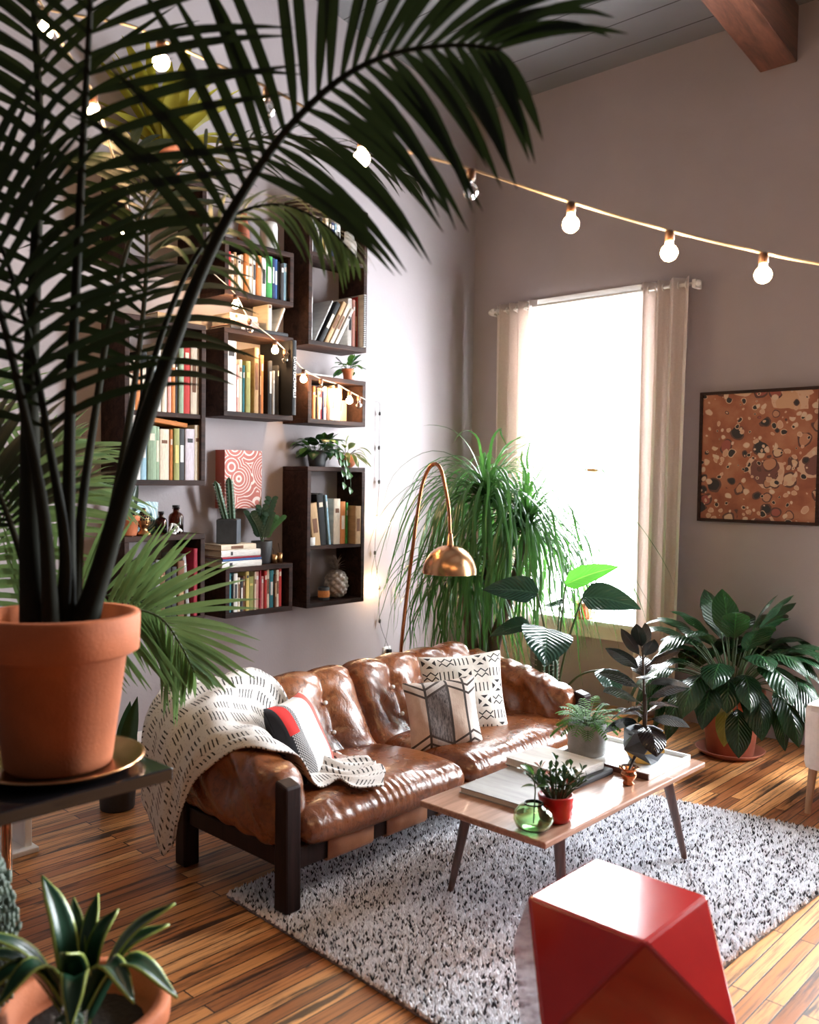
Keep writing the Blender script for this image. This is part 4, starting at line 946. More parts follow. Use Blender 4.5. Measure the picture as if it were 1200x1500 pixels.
def frond(parent, P, Lm, w, n, droop=.5, nrm=VIEW, t0=.32, r=(.012, .003), mat=None, stem=None, seed=1, ang=(68, 24), ang2=None, t0r=None, L2=None, sides=(1, -1), tipk=.45, jit=.1, W=True, sw=None):
    rg = random.Random(seed); R = spline([V(*p) for p in P], 40); nrm = nz(nrm)
    sm_ = MB().tube(R, [r[1] + (r[0] - r[1]) * (1 - q / 39) ** 1.9 for q in range(40)], 8); so_ = sm_.build('frond', stem, parent, W=W)
    mb = MB()
    for k in range(n):
        t = t0 + (1 - t0) * (k + .5) / n; q = t * 39; i = min(int(q), 38); p = R[i] + (R[i + 1] - R[i]) * (q - i)
        tg = nz(R[min(i + 2, 39)] - R[max(i - 1, 0)]); sd = nz(np.cross(tg, nrm)); s_ = (t - t0) / (1 - t0)
        Lk = Lm * (.55 + .45 * math.sin(PI * min(1, s_ * .75 + .22))) * (1 - (1 - tipk) * max(0, s_ - .75) / .25)
        for sg in sides:
            if sg > 0 and t0r and t < t0r: continue
            A_ = ang2 if (ang2 and sg > 0) else ang; a = math.radians(A_[0] + (A_[1] - A_[0]) * s_ + rg.uniform(-5, 5)); L = Lk * rg.uniform(.88, 1.08) * (L2 if (L2 and sg < 0) else 1)
            d = tg * math.cos(a) + sd * sg * math.sin(a) + nrm * rg.uniform(-jit, jit)
            pts = arc(p, d, L, droop * rg.uniform(.7, 1.3), 8)
            mb.ribbon(pts, [w * x for x in (.35, .8, 1, 1, .9, .7, .4, .03)], nrm + .35 * sg * sd, .25, 2)
    lo = mb.build('leaflets', mat, so_)
    if W and parent is not None:
        l = parent.location; lo.location = (-l.x, -l.y, -l.z)
    return so_
FR = {
'F1': [(2.361,-4.333,1.15),(2.391,-4.299,1.29),(2.447,-4.263,1.509),(2.522,-4.223,1.738),(2.615,-4.18,1.965),(2.708,-4.141,2.117),(2.812,-4.107,2.23),(2.925,-4.067,2.309),(3.039,-4.028,2.338),(3.16,-3.984,2.331),(3.24,-3.95,2.31)],
'F2': [(2.338,-4.354,1.15),(2.331,-4.35,1.367),(2.353,-4.357,1.645),(2.391,-4.361,1.943),(2.468,-4.385,2.214),(2.546,-4.414,2.378),(2.622,-4.445,2.524),(2.698,-4.479,2.628)],
'F3': [(2.281,-4.407,1.148),(2.257,-4.404,1.397),(2.236,-4.394,1.71),(2.204,-4.367,2.001),(2.152,-4.333,2.307),(2.085,-4.312,2.592),(2.01,-4.298,2.89)],
'F4': [(2.332,-4.293,1.149),(2.261,-4.211,1.359),(2.192,-4.126,1.597),(2.101,-4.034,1.86),(2.016,-3.964,2.105),(1.911,-3.913,2.328),(1.803,-3.895,2.517)],
'F5': [(2.358,-4.404,1.165),(2.387,-4.433,1.402),(2.396,-4.481,1.635),(2.397,-4.537,1.856),(2.387,-4.606,2.023),(2.358,-4.697,2.126)],
'F6': [(2.326,-4.298,1.149),(2.302,-4.242,1.329),(2.296,-4.167,1.593),(2.342,-4.111,1.862),(2.396,-4.051,2.047),(2.461,-3.987,2.14),(2.539,-3.913,2.166),(2.615,-3.845,2.126),(2.679,-3.79,2.044)],
'F7': [(2.321,-4.329,1.152),(2.256,-4.282,1.394),(2.179,-4.203,1.663),(2.108,-4.119,1.938),(2.055,-4.019,2.181),(2.044,-3.884,2.365),(2.096,-3.735,2.471),(2.164,-3.561,2.523),(2.258,-3.366,2.51),(2.353,-3.186,2.434)],
'F8': [(2.327,-4.365,1.157),(2.374,-4.38,1.34),(2.338,-4.401,1.582),(2.296,-4.428,1.825),(2.232,-4.476,2.051),(2.159,-4.535,2.217)],
'F9': [(2.244,-4.374,1.148),(2.089,-4.37,1.356),(1.932,-4.371,1.505),(1.746,-4.403,1.595)]}
pm_ = dict(mat=M['palm'], stem=M['palmstem'])
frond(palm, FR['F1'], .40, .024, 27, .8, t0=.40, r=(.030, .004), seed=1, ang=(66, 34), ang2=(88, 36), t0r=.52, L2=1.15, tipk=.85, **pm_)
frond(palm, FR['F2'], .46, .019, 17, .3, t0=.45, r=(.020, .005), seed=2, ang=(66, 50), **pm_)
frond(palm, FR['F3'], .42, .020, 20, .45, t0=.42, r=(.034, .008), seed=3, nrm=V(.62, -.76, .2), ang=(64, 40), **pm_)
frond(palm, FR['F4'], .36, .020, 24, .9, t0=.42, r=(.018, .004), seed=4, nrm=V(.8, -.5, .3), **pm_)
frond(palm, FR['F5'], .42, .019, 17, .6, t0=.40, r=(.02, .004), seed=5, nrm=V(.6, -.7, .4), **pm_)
frond(palm, FR['F6'], .24, .012, 22, 1.4, t0=.46, r=(.014, .003), seed=6, nrm=V(.45, -.45, .78), mat=M['palm_lit'], stem=M['palmstem'])
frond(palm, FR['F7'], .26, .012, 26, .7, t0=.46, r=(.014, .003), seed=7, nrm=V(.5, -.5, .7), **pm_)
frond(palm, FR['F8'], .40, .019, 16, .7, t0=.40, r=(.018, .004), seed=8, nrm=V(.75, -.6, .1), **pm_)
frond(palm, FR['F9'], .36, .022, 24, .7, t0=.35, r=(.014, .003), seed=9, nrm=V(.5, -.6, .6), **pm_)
# ------------------------------------------------------------------ the greener palm behind it
p2 = thing('feather_palm', 'brighter green feathery palm whose low fronds spread behind the terracotta pot', 'plant', (1.30, -4.45, 0))
pot(p2, M['terra2'], .12, .16, .30, .012, .05)
b0 = (1.31, -4.44, .27)
pg = dict(mat=M['palm2'], stem=M['stem'])
frond(p2, [b0, (1.40,-4.36,.62), (1.529,-4.231,.90), (1.611,-4.08,1.0), (1.67,-3.956,1.054), (1.717,-3.842,1.075), (1.746,-3.749,1.041), (1.78,-3.695,.95), (1.79,-3.649,.855)], .33, .019, 34, .30, nrm=V(.70, -.70, .1), t0=.42, r=(.010, .003), seed=21, ang=(70, 22), **pg)
frond(p2, [b0, (1.40,-4.38,.65), (1.50,-4.25,.98), (1.547,-4.136,1.069), (1.574,-4.041,1.105), (1.62,-3.93,1.121), (1.67,-3.815,1.10), (1.70,-3.73,1.07)], .30, .017, 24, .15, nrm=V(.70, -.70, .15), t0=.45, r=(.009, .003), seed=22, ang=(80, 40), **pg)
frond(p2, [b0, (1.36,-4.36,.75), (1.431,-4.22,1.166), (1.40,-4.08,1.397), (1.345,-3.956,1.56), (1.33,-3.82,1.62)], .36, .018, 30, .5, nrm=V(.6, -.7, .3), t0=.34, r=(.010, .003), seed=23, **pg)
frond(p2, [b0, (1.30,-4.30,.75), (1.26,-4.12,1.16), (1.22,-3.93,1.40), (1.18,-3.75,1.48), (1.15,-3.60,1.46)], .36, .018, 30, .5, nrm=V(.6, -.6, .5), t0=.34, r=(.010, .003), seed=24, **pg)
frond(p2, [b0, (1.22,-4.34,.85), (1.10,-4.22,1.32), (.95,-4.10,1.62), (.80,-4.0,1.80), (.66,-3.9,1.84)], .38, .018, 30, .5, nrm=V(.6, -.6, .5), t0=.34, r=(.010, .003), seed=25, **pg)

# ------------------------------------------------------------------ ponytail palm in the corner
pp = thing('ponytail_palm', 'bushy ponytail palm with long grassy leaves in the window corner', 'plant', (.78, -.82, 0))
pot(pp, M['dark'], .16, .21, .34, 0, 0)
trunks = [[(0, 0, .30), (.02, .01, .55), (.03, .0, .85), (.0, .0, 1.40)], [(.05, .0, .30), (.10, .02, .55), (.17, .06, .80), (.25, .10, 1.22)], [(-.05, -.03, .30), (-.06, -.05, .5), (-.10, -.05, .70), (-.12, -.06, .92)]]
tr = MB()
for q in trunks: tr.tube(spline([V(*p) for p in q], 14), list(np.linspace(.05, .022, 14)), 10)
MB().ico((0, 0, .31), .12, sq=(1, 1, .55), n=18).build('swollen_base', M['bark'], pp)
for k in range(3): MB().tube(spline([V(*p) for p in trunks[k]], 14), list(np.linspace(.05, .022, 14)), 10).build('trunk', M['bark'], pp)
rg = random.Random(31)
for k, (n_, Ls) in enumerate(((190, (.85, 1.3)), (170, (.75, 1.2)), (120, (.6, 1.0)))):
    c = V(*trunks[k][-1]); mb = MB()
    for i in range(n_):
        az = i * 2.39996 + rg.uniform(-.2, .2); f_ = (i + .5) / n_; el = math.radians(74 - 70 * f_ + rg.uniform(-18, 18))
        d = V(math.cos(az) * math.cos(el), math.sin(az) * math.cos(el), math.sin(el)); L = rg.uniform(*Ls) * (1 if f_ > .2 else .62)
        b = c + V(0, 0, -.06 * f_) + d * .01
        A_ = arc(b, d, L, rg.uniform(2.9, 6.2) * (.75 + .45 * f_), 14); wv = V(rg.uniform(-1, 1), rg.uniform(-1, 1), 0) * .09
        A_ = [p_ + wv * (q_ / 13) ** 2 + V(.012 * math.sin(q_ + k), .012 * math.cos(q_ * 1.3 + i), 0) * (q_ / 13) for q_, p_ in enumerate(A_)]
        mb.ribbon(A_, [.021 * x for x in np.interp(np.linspace(0, 1, 14), [0, .1, .5, .85, 1], [.9, 1, .85, .5, .04])], nz(np.cross(d, V(-math.sin(az), math.cos(az), 0))) * -1, .35, 2)
    mb.v = [(max(x_, .015 - .78), min(y_, -.155 + .82), z_) for x_, y_, z_ in mb.v]
    mb.build('leaf_rosette', M['pony'], pp)

# ------------------------------------------------------------------ philodendron beside the sofa
ph = thing('philodendron', 'philodendron with big glossy dark leaves between the sofa arm and the window', 'plant', (1.52, -1.12, 0))
pot(ph, M['terra2'], .12, .16, .30, .012, .05)
def bigleaf(name, root, base, tip, nrm, W, mat, shape='heart', sag=.35, stem_from=None, nc=8, fold=.18, stemmat='stem'):
    base = V(*base); tip = V(*tip); d = tip - base; L = np.linalg.norm(d); dd = nz(nz(d) + V(0, 0, .25 * sag))
    mb = MB(); pr_ = LW[shape]; n = 16
    pts = []
    for i in range(n):
        s_ = i / (n - 1); pts.append(base + d * s_ + V(0, 0, sag * L * .5 * (s_ * (1 - s_))))
    ws = np.interp(np.linspace(0, 1, n), np.linspace(0, 1, len(pr_)), pr_) * W
    mb.ribbon(pts, ws, nrm, fold, nc, 0, .015, 12)
    o = mb.build(name, mat, root, W=True)
    if stem_from is not None:
        s0 = V(*stem_from); mid = (s0 + base) / 2 + V(0, 0, .05)
        st_ = MB().tube(spline([s0, mid, base], 14), list(np.linspace(.008, .0045, 14)), 7).build('petiole', M[stemmat], o); st_.location = (-root.location.x, -root.location.y, -root.location.z)
    return o
s0 = (1.53, -1.13, .28)
bigleaf('leaf', ph, (1.56,-1.36,.90), (1.30,-1.50,.905), (.45,-.55,.7), .18, M['philo'], 'heart', .3, s0)
bigleaf('leaf', ph, (1.69,-1.46,.74), (1.82,-1.66,.59), (.45,-.25,.85), .27, M['philo'], 'heart', .35, s0)
bigleaf('leaf', ph, (1.75,-1.22,.885), (2.03,-1.10,.84), (.30,-.60,.7), .19, M['philo'], 'heart', .45, s0)
bigleaf('leaf', ph, (1.58,-1.12,.93), (1.84,-1.00,1.04), (.1,-.8,.6), .14, M['philo_backlit'], 'heart', .3, s0)['label'] = 'backlit light green leaf'
bigleaf('leaf', ph, (1.50,-1.05,.80), (1.36,-1.0,.78), (.3,-.4,.85), .12, M['philo'], 'heart', .3, s0)
bigleaf('leaf', ph, (1.88,-1.20,.52), (2.00,-1.27,.40), (.75,-.5,.45), .15, M['philo'], 'heart', .2, s0)
bigleaf('leaf', ph, (1.40,-1.2,.70), (1.22,-1.33,.62), (.3,-.4,.85), .14, M['philo'], 'heart', .3, s0)
ca = thing('columnar_cactus', 'ribbed green column cactus just behind the right sofa arm', 'plant', (1.62, -1.385, 0))
pot(ca, M['dark'], .06, .075, .36)
def ribbed(root, p, r_, h, nr=7, tilt=(0, 0), mat='cactus', name='column'):
    rows = []
    for i in range(14):
        v = i / 13; R1 = r_ * (math.sqrt(max(0, 1 - max(0, (v - .85) / .15) ** 2)) * .95 + .05)
        rows.append([(p[0] + tilt[0] * v + R1 * (1 + .22 * math.cos(nr * t)) * math.cos(t), p[1] + tilt[1] * v + R1 * (1 + .22 * math.cos(nr * t)) * math.sin(t), p[2] + h * v) for t in [2 * PI * q / (nr * 6) for q in range(nr * 6)]])
    mb = MB().grid(np.array(rows), closed_v=True)
    o = mb.build(name, M[mat], root)
    sp = MB()
    for q in range(nr):
        for i in range(2, 13):
            t = 2 * PI * q / nr; b = V(p[0] + tilt[0] * i / 13 + r_ * 1.2 * math.cos(t), p[1] + tilt[1] * i / 13 + r_ * 1.2 * math.sin(t), p[2] + h * i / 13)
            for e_ in (-.5, .5): sp.tube([b, b + V(math.cos(t + e_), math.sin(t + e_), .4) * r_ * .45], [.0012, .0003], 3, caps=False)
    s__ = sp.build('spines', M['ivory'], o); s__['kind'] = 'stuff'
    return o
ribbed(ca, (0, 0, .31), .036, .36); ribbed(ca, (.03, .045, .31), .026, .26)
# ------------------------------------------------------------------ peace lily
pl = thing('peace_lily', 'leafy peace lily in a large terracotta pot against the back wall', 'plant', (2.255, -.47, 0))
pot(pl, M['terra2'], .125, .165, .36, .012, .075, .014, .9, z=.006, saucer=(.185, .03, M['terra2']))
rg = random.Random(8)
pet = MB()
def lily_leaf(az, el, reach, L, W, mat, drp=1.5):
    d0 = V(math.cos(az) * math.cos(el), math.sin(az) * math.cos(el), math.sin(el)); s_ = V(.03 * math.cos(az), .03 * math.sin(az), .32)
    P = arc(s_, d0, reach, .9, 8); e_ = nz(P[-1] - P[-2]); nr = nz(np.cross(e_, V(-math.sin(az), math.cos(az), 0))) * -1
    mb = MB().tube(P, list(np.linspace(.005, .003, 8)), 5, 1); leaf(mb, P[-1], e_, L, W, drp, nr, 'oval', .22, 6, 0, .03, 14)
    mb.v = [(x_, min(y_, .45), z_) for x_, y_, z_ in mb.v]
    mb.build('leaf', [mat, M['stem']], pl)
for k in range(66):
    az = k * 2.39996; f_ = k / 66; el = math.radians(84 - 56 * f_ + rg.uniform(-8, 8))
    if math.sin(az) > 0 and f_ > .3:
        el = max(el, math.radians(62))
    reach = rg.uniform(.28, .42) * (1 - .18 * f_); lily_leaf(az, el, reach, rg.uniform(.26, .36), rg.uniform(.13, .175), M['lily'], 1.2 + 1.6 * f_)
for az, el, rc, L, W, m_ in ((-.85, .75, .30, .30, .12, 'lily'), (-1.5, .7, .26, .27, .12, 'lily'), (-1.25, .45, .24, .25, .10, 'lilyy'), (-.35, .75, .40, .30, .12, 'lily'), (-.6, .45, .34, .24, .09, 'lily'), (-2.6, .7, .38, .3, .12, 'lily'), (-2.2, .5, .3, .28, .1, 'lily'), (-.15, .95, .5, .34, .14, 'lily')):
    lily_leaf(az, el, rc, L, W, M[m_], 2.6)

# ------------------------------------------------------------------ plants on the coffee table
fp = thing('potted_fern', 'small green fern in a pale grey ridged pot on the tray', 'plant', (2.372, -2.165, .3942))
MB().lathe([(0, 0), (.070, 0), (.075, .006), (.079, .03), (.076, .045), (.080, .065), (.077, .085), (.079, .115), (.077, .128), (.070, .128), (.068, .11), (0, .11)], 40).build('pot', plain('pale_stoneware', (.42, .41, .40), .6, .12, 30, .3, 120), fp)
MB().lathe([(.068, .108), (.03, .113), (0, .114)], 20).build('soil', M['soil'], fp)
rg = random.Random(4)
for k in range(34):
    az = k * 2.4; f_ = k / 34; el = math.radians(80 - 62 * f_); d = V(math.cos(az) * math.cos(el), math.sin(az) * math.cos(el), math.sin(el)); L = rg.uniform(.10, .15)
    R = arc((.02 * math.cos(az), .02 * math.sin(az), .112), d, L, 1.6, 12); mb = MB().tube(R, .0014, 4, 1)
    for i in range(2, 12):
        tg = nz(R[min(i + 1, 11)] - R[i - 1]); sd = nz(np.cross(tg, V(0, 0, 1)))
        for sg in (1, -1):
            ll = .026 * math.sin(PI * (i - 1) / 11.5) + .006; mb.ribbon(arc(R[i], tg * .5 + sd * sg, ll, .5, 4), [.007, .009, .007, .001], (0, 0, 1), .2)
    mb.build('frond', [M['fern'], M['stem']], fp)
rp = thing('rubber_plant', 'dark leaved rubber plant in a faceted charcoal and gold pot on the tray', 'plant', (2.585, -2.09, .3942))
fa = MB(); n6 = 6; lv = [(.055, 0, .26), (.090, .05, 0), (.078, .125, .26), (.070, .125, .26), (.066, .11, .26)]
vs = [(r_ * math.cos(2 * PI * q / n6 + o_ * 2), r_ * math.sin(2 * PI * q / n6 + o_ * 2), z_) for r_, z_, o_ in lv for q in range(n6)]
fs = []; mi = []
for l_ in range(4):
    for q in range(n6):
        a, b, c_, d_ = l_ * n6 + q, l_ * n6 + (q + 1) % n6, (l_ + 1) * n6 + (q + 1) % n6, (l_ + 1) * n6 + q
        if l_ in (2, 3): fs.append((a, b, c_, d_)); mi.append(0)
        elif l_ == 0: fs += [(a, b, d_), (b, c_, d_)]; mi += [1 if q in (4, 1) else 0, 0]
        else: fs += [(a, b, c_), (a, c_, d_)]; mi += [1 if q in (5, 2) else 0, 0]
fs.append(tuple(range(n6))[::-1]); mi.append(0)
o0 = len(fa.v); fa.v.extend(vs); fa.uv.extend([(0, 0)] * len(vs)); fa.f.extend(fs); fa.mi.extend(mi); fa.sm.extend([False] * len(fs))
fa.build('pot', [M['slate'], M['goldpaint']], rp)
MB().lathe([(.066, .108), (.03, .112), (0, .113)], 20).build('soil', M['soil'], rp)
stm = spline([V(0, 0, .10), V(-.005, .006, .22), V(-.012, .008, .34), V(-.02, .012, .44)], 20)
MB().tube(stm, list(np.linspace(.006, .004, 20)), 8).build('stem', M['bstem'], rp)
MB().tube([(.012, -.01, .1), (.014, -.012, .2), (.008, -.01, .27)], [.004, .0035, .003], 6).build('stem', M['bstem'], rp)
for az, z_, el, L, W, dr in ((-.75, .15, .20, .17, .085, 2.2), (-2.4, .15, .35, .16, .075, 1.6), (2.6, .16, .4, .17, .075, 1.4), (.5, .17, .3, .16, .075, 1.0), (1.6, .18, .4, .15, .07, 1.0), (-1.8, .19, .4, .18, .075, 1.2), (3.1, .22, .5, .18, .07, 1.0), (-.2, .22, .5, .16, .065, .9), (.9, .24, .6, .17, .07, 1.0), (-2.9, .27, .6, .18, .07, .9), (.2, .28, .55, .18, .07, 1.2), (-1.0, .30, .6, .16, .065, .9), (2.2, .31, .7, .16, .065, .8), (-2.5, .34, .75, .16, .065, .6), (.6, .36, .7, .14, .06, .6), (-2.8, .39, 1.0, .13, .06, .3), (-.5, .40, 1.0, .10, .05, .3), (2.0, .42, 1.15, .12, .055, .3), (-2.0, .43, 1.3, .10, .05, .1)):
    i = min(19, int((z_ - .10) / .34 * 19)); b = stm[i]; d = V(math.cos(az) * math.cos(el), math.sin(az) * math.cos(el), math.sin(el))
    mb = MB(); e_ = b + d * .03; mb.tube([b, e_], .002, 5, 1); nr = nz(nz(np.cross(d, V(-math.sin(az), math.cos(az), 0))) * -1 + V(.55, -.6, .1))
    leaf(mb, e_, d, L * .95, W * 1.32, dr, nr, 'oval', .16, 6); mb.build('leaf', [M['rubber'], M['bstem']], rp)
rdp = thing('potted_succulent', 'jade like succulent with a red tip in a small glossy red pot', 'plant', (2.672, -2.845, .3856))
MB().lathe([(0, 0), (.046, 0), (.052, .006), (.056, .022), (.053, .034), (.057, .048), (.055, .060), (.059, .082), (.057, .086), (.052, .086), (.05, .072), (0, .072)], 36).build('pot', M['redpot'], rdp)
MB().lathe([(.05, .070), (.02, .074), (0, .075)], 18).build('soil', M['soil'], rdp)
rg = random.Random(12)
mbs = MB()
for k in range(30):
    az = k * 2.4; el = math.radians(rg.uniform(48, 86)); d = V(math.cos(az) * math.cos(el), math.sin(az) * math.cos(el), math.sin(el)); b = V(.025 * math.cos(az), .025 * math.sin(az), .07); L = rg.uniform(.06, .12)
    P = arc(b, d, L, .3, 5); mbs.tube(P, [.004, .0035, .003, .003, .0025], 5, 2)
    for q in range(3):
        for sg in (1, -1):
            a2 = az + sg * 1.2 + q; dd = nz(d + .8 * V(math.cos(a2), math.sin(a2), .1)); leaf(mbs, P[2 + q % 3], dd, .03, .014, .3, (0, 0, 1), 'spoon', .3, 2, 1 if (k % 9 == 4 and q == 2) else 0)
mbs.build('foliage', [M['dgreen'], M['redleaf'], M['stem']], rdp)
gv = thing('bulb_vase', 'round green glass vase holding a leafy cutting at the table corner', 'vase', (2.668, -2.965, .3856))
o_ = [(0, 0), (.035, 0), (.056, .012), (.065, .035), (.062, .056), (.047, .074), (.031, .080), (.031, .086)]; i_ = [(.027, .086), (.027, .076), (.044, .070), (.058, .054), (.061, .035), (.052, .015), (.033, .005), (0, .005)]
MB().lathe(o_ + i_, 40).build('glass_body', M['green_glass'], gv)
cut = MB().tube(spline([V(0, 0, .02), V(.003, 0, .09), V(.0, .006, .13), V(-.012, .01, .17)], 10), .0022, 6, 1)
for p, d, L, W in (((-.012, .01, .17), (-.7, .1, .5), .06, .035), ((0, .006, .135), (-.8, -.3, .1), .05, .03), ((0, .006, .13), (.6, .3, .4), .045, .028), ((-.012, .01, .17), (-.2, -.4, .8), .05, .03)): leaf(cut, V(*p), V(*d), L, W, .7, (0, 0, 1), 'oval', .25, 4)
cut.build('cutting', [M['green'], M['stem']], gv)

# ------------------------------------------------------------------ plants on and around the shelf boxes
def bush(root, n, base_z, L, W, mats, el=(20, 80), shape='oval', droop=1.2, seed=1, rb=.02, pet=.05, name='foliage', bias=None):
    rg = random.Random(seed); mb = MB()
    for k in range(n):
        az = k * 2.4 + rg.uniform(-.3, .3); e_ = math.radians(rg.uniform(*el)); d = V(math.cos(az) * math.cos(e_), math.sin(az) * math.cos(e_), math.sin(e_))
        if bias is not None: d = nz(d + V(*bias))
        b = V(rb * math.cos(az), rb * math.sin(az), base_z); P = arc(b, d, rg.uniform(.6, 1.3) * pet, .5, 5); mb.tube(P, .0018, 4, 1); t_ = nz(P[-1] - P[-2])
        leaf(mb, P[-1], t_, L * rg.uniform(.75, 1.2), W * rg.uniform(.8, 1.15), droop * rg.uniform(.5, 1.4), nz(np.cross(t_, V(-math.sin(az), math.cos(az), 0))) * -1, shape, .2, 4, 0 if k % 4 or len(mats) < 3 else 2)
    return mb.build(name, mats, root)
q = thing('small_potted_plant', 'little green plant in a small terracotta pot on the short corner box', 'plant', (.15, -1.435, 2.107)); pot(q, M['terra'], .026, .036, .072, .004, .016, .005, .85, z=.004, saucer=(.042, .008, M['terra']))
bush(q, 20, .066, .075, .04, [M['green'], M['stem'], M['dgreen']], (15, 80), seed=3, rb=.012, pet=.05)
q = thing('trailing_pothos', 'trailing pothos with heart shaped leaves in a dark pot on the tall box', 'plant', (.13, -1.665, 1.566)); pot(q, M['dark'], .05, .065, .10)
bush(q, 46, .09, .085, .065, [M['dgreen'], M['stem'], M['green']], (0, 75), 'heart', 2.0, 5, .04, .075)
tr_ = MB()
for k, (y_, dz) in enumerate(((.10, -.10), (.155, -.13), (.13, -.04))):
    P = spline([V(.03, .03, .10), V(.09, .06 + .02 * k, .10), V(.118, y_, .03), V(.128, y_ + .01, dz)], 12); tr_.tube(P, .0016, 4, 1)
    for i in range(3, 12, 2): leaf(tr_, P[i], V(.5, .6 * (-1) ** i, -.4), .055, .04, .8, (1, 0, .4), 'heart', .2, 4)
tr_.build('trailing_vine', [M['green'], M['stem']], q)
q = thing('variegated_plant', 'yellow edged drooping plant in a round orange pot at the end of the tall box', 'plant', (.15, -1.435, 1.566))
MB().lathe([(0, 0), (.03, 0), (.048, .015), (.056, .04), (.05, .066), (.038, .078), (.034, .078), (.04, .062), (0, .06)], 28).build('pot', M['terra'], q); MB().lathe([(.036, .06), (0, .066)], 14).build('soil', M['soil'], q)
bush(q, 17, .07, .12, .042, [M['hoya'], M['bstem']], (15, 75), 'lance', 2.0, 9, .012, .06, bias=(.15, .35, 0))
q = thing('cactus_pot', 'spiny column cactus in a square slate grey pot on the stacked books', 'plant', (.13, -2.318, zs + .0005))
Mz = Matrix.Rotation(.75, 4, 'Z')
cp = MB().box((-.058, -.058, 0), (.058, .058, .135), M=Mz); cp.build('pot', M['slate'], q, bev=.004); MB().box((-.05, -.05, .1355), (.05, .05, .138), M=Mz).build('soil', M['soil'], q)
ribbed(q, (0, .02, .13), .019, .24, 5, (0, -.02)); ribbed(q, (.0, -.022, .13), .017, .22, 5, (-.0, -.07)); ribbed(q, (.0, -.055, .22), .014, .10, 5, (0, -.03))
q = thing('zz_plant', 'dark fleshy plant in a black pot beside the stacked books', 'plant', (.13, -2.085, .999)); pot(q, M['dark'], .052, .062, .13)
mbz = MB(); rg = random.Random(3)
for k, (dy, dx, h_) in enumerate(((-.10, .02, .17), (.07, .0, .25), (.02, .04, .16), (-.04, -.02, .15), (.11, .03, .14), (0, .0, .2))):
    P = spline([V(0, 0, .115), V(dx * .4, dy * .35, .115 + h_ * .5), V(dx, dy, .115 + h_)], 12); mbz.tube(P, .003, 5, 1)
    for i in range(3, 12):
        for sg in (1, -1): leaf(mbz, P[i], V(.3 * sg, .8 * sg, .5), .045, .03, .3, (1, 0, .2), 'oval', .2, 2, 2 if k == 4 else 0)
mbz.build('foliage', [M['dgreen'], M['stem'], M['green']], q)
q = thing('potted_agave', 'two leaved agave in a terracotta pot on the bottom left box', 'plant', (.14, -2.945, 1.192)); pot(q, M['terra'], .045, .056, .105, .006, .03, .006)
mbz = MB(); leaf(mbz, V(0, .01, .09), V(0, .22, 1), .19, .045, .25, (1, 0, 0), 'strap', .3); leaf(mbz, V(0, -.01, .09), V(0, -.75, .8), .17, .04, .35, (1, 0, .3), 'strap', .3); leaf(mbz, V(.0, 0, .09), V(.6, .2, .6), .09, .03, .6, (0, 0, 1), 'strap', .3); leaf(mbz, V(.0, 0, .09), V(-.5, -.1, .9), .12, .035, .3, (1, 0, .3), 'strap', .3); mbz.build('leaves', M['agaves'], q)
q = thing('birds_nest_fern', 'broad leaved fern tinted yellow for bulb light on the highest left box behind the palm', 'plant', (.14, -2.74, 3.04)); pot(q, M['terra'], .07, .095, .15, .006, .03)
mbz = MB(); rg = random.Random(14)
for k in range(30):
    az = k * 2.4; el = math.radians(82 - 55 * k / 30); d = V(math.cos(az) * math.cos(el) * .7 + .15, math.sin(az) * math.cos(el), math.sin(el)); leaf(mbz, V(.02 * math.cos(az), .02 * math.sin(az), .13), d, rg.uniform(.38, .62), rg.uniform(.07, .10), rg.uniform(.8, 1.6), nz(np.cross(nz(d), V(-math.sin(az), math.cos(az), 0))) * -1, 'lance', .3, 4, 0, .03, 16)
mbz.v = [(max(x_, .015 - .14), y_, z_) for x_, y_, z_ in mbz.v]; mbz.build('leaves', M['bulblit_leaf'], q)
q = thing('snake_plant', 'upright leaf plant in a dark pot on the floor behind the black table', 'plant', (.62, -3.27, 0)); pot(q, M['dark'], .075, .09, .20)
mbz = MB()
for az, el, L in ((.3, 1.35, .36), (2.2, 1.25, .30), (-1.6, 1.3, .33), (-2.8, 1.2, .26), (1.2, 1.4, .24)): d = V(math.cos(az) * math.cos(el), math.sin(az) * math.cos(el), math.sin(el)); leaf(mbz, V(.03 * math.cos(az), .03 * math.sin(az), .17), d, L, .075, .2, (.7, -.7, .1), 'lance', .25)
mbz.build('leaves', M['dgreen'], q)
q = thing('sill_plant', 'small plant with little green leaves in a terracotta pot on the window sill', 'plant', (1.02, -.02, .5645)); pot(q, M['terra'], .05, .064, .105, .007, .03, .007, z=.006, saucer=(.078, .016, M['terra']))
bush(q, 16, .10, .075, .045, [M['philo_backlit'], M['stem'], M['green']], (15, 80), 'oval', 1.2, 17, .02, .11)
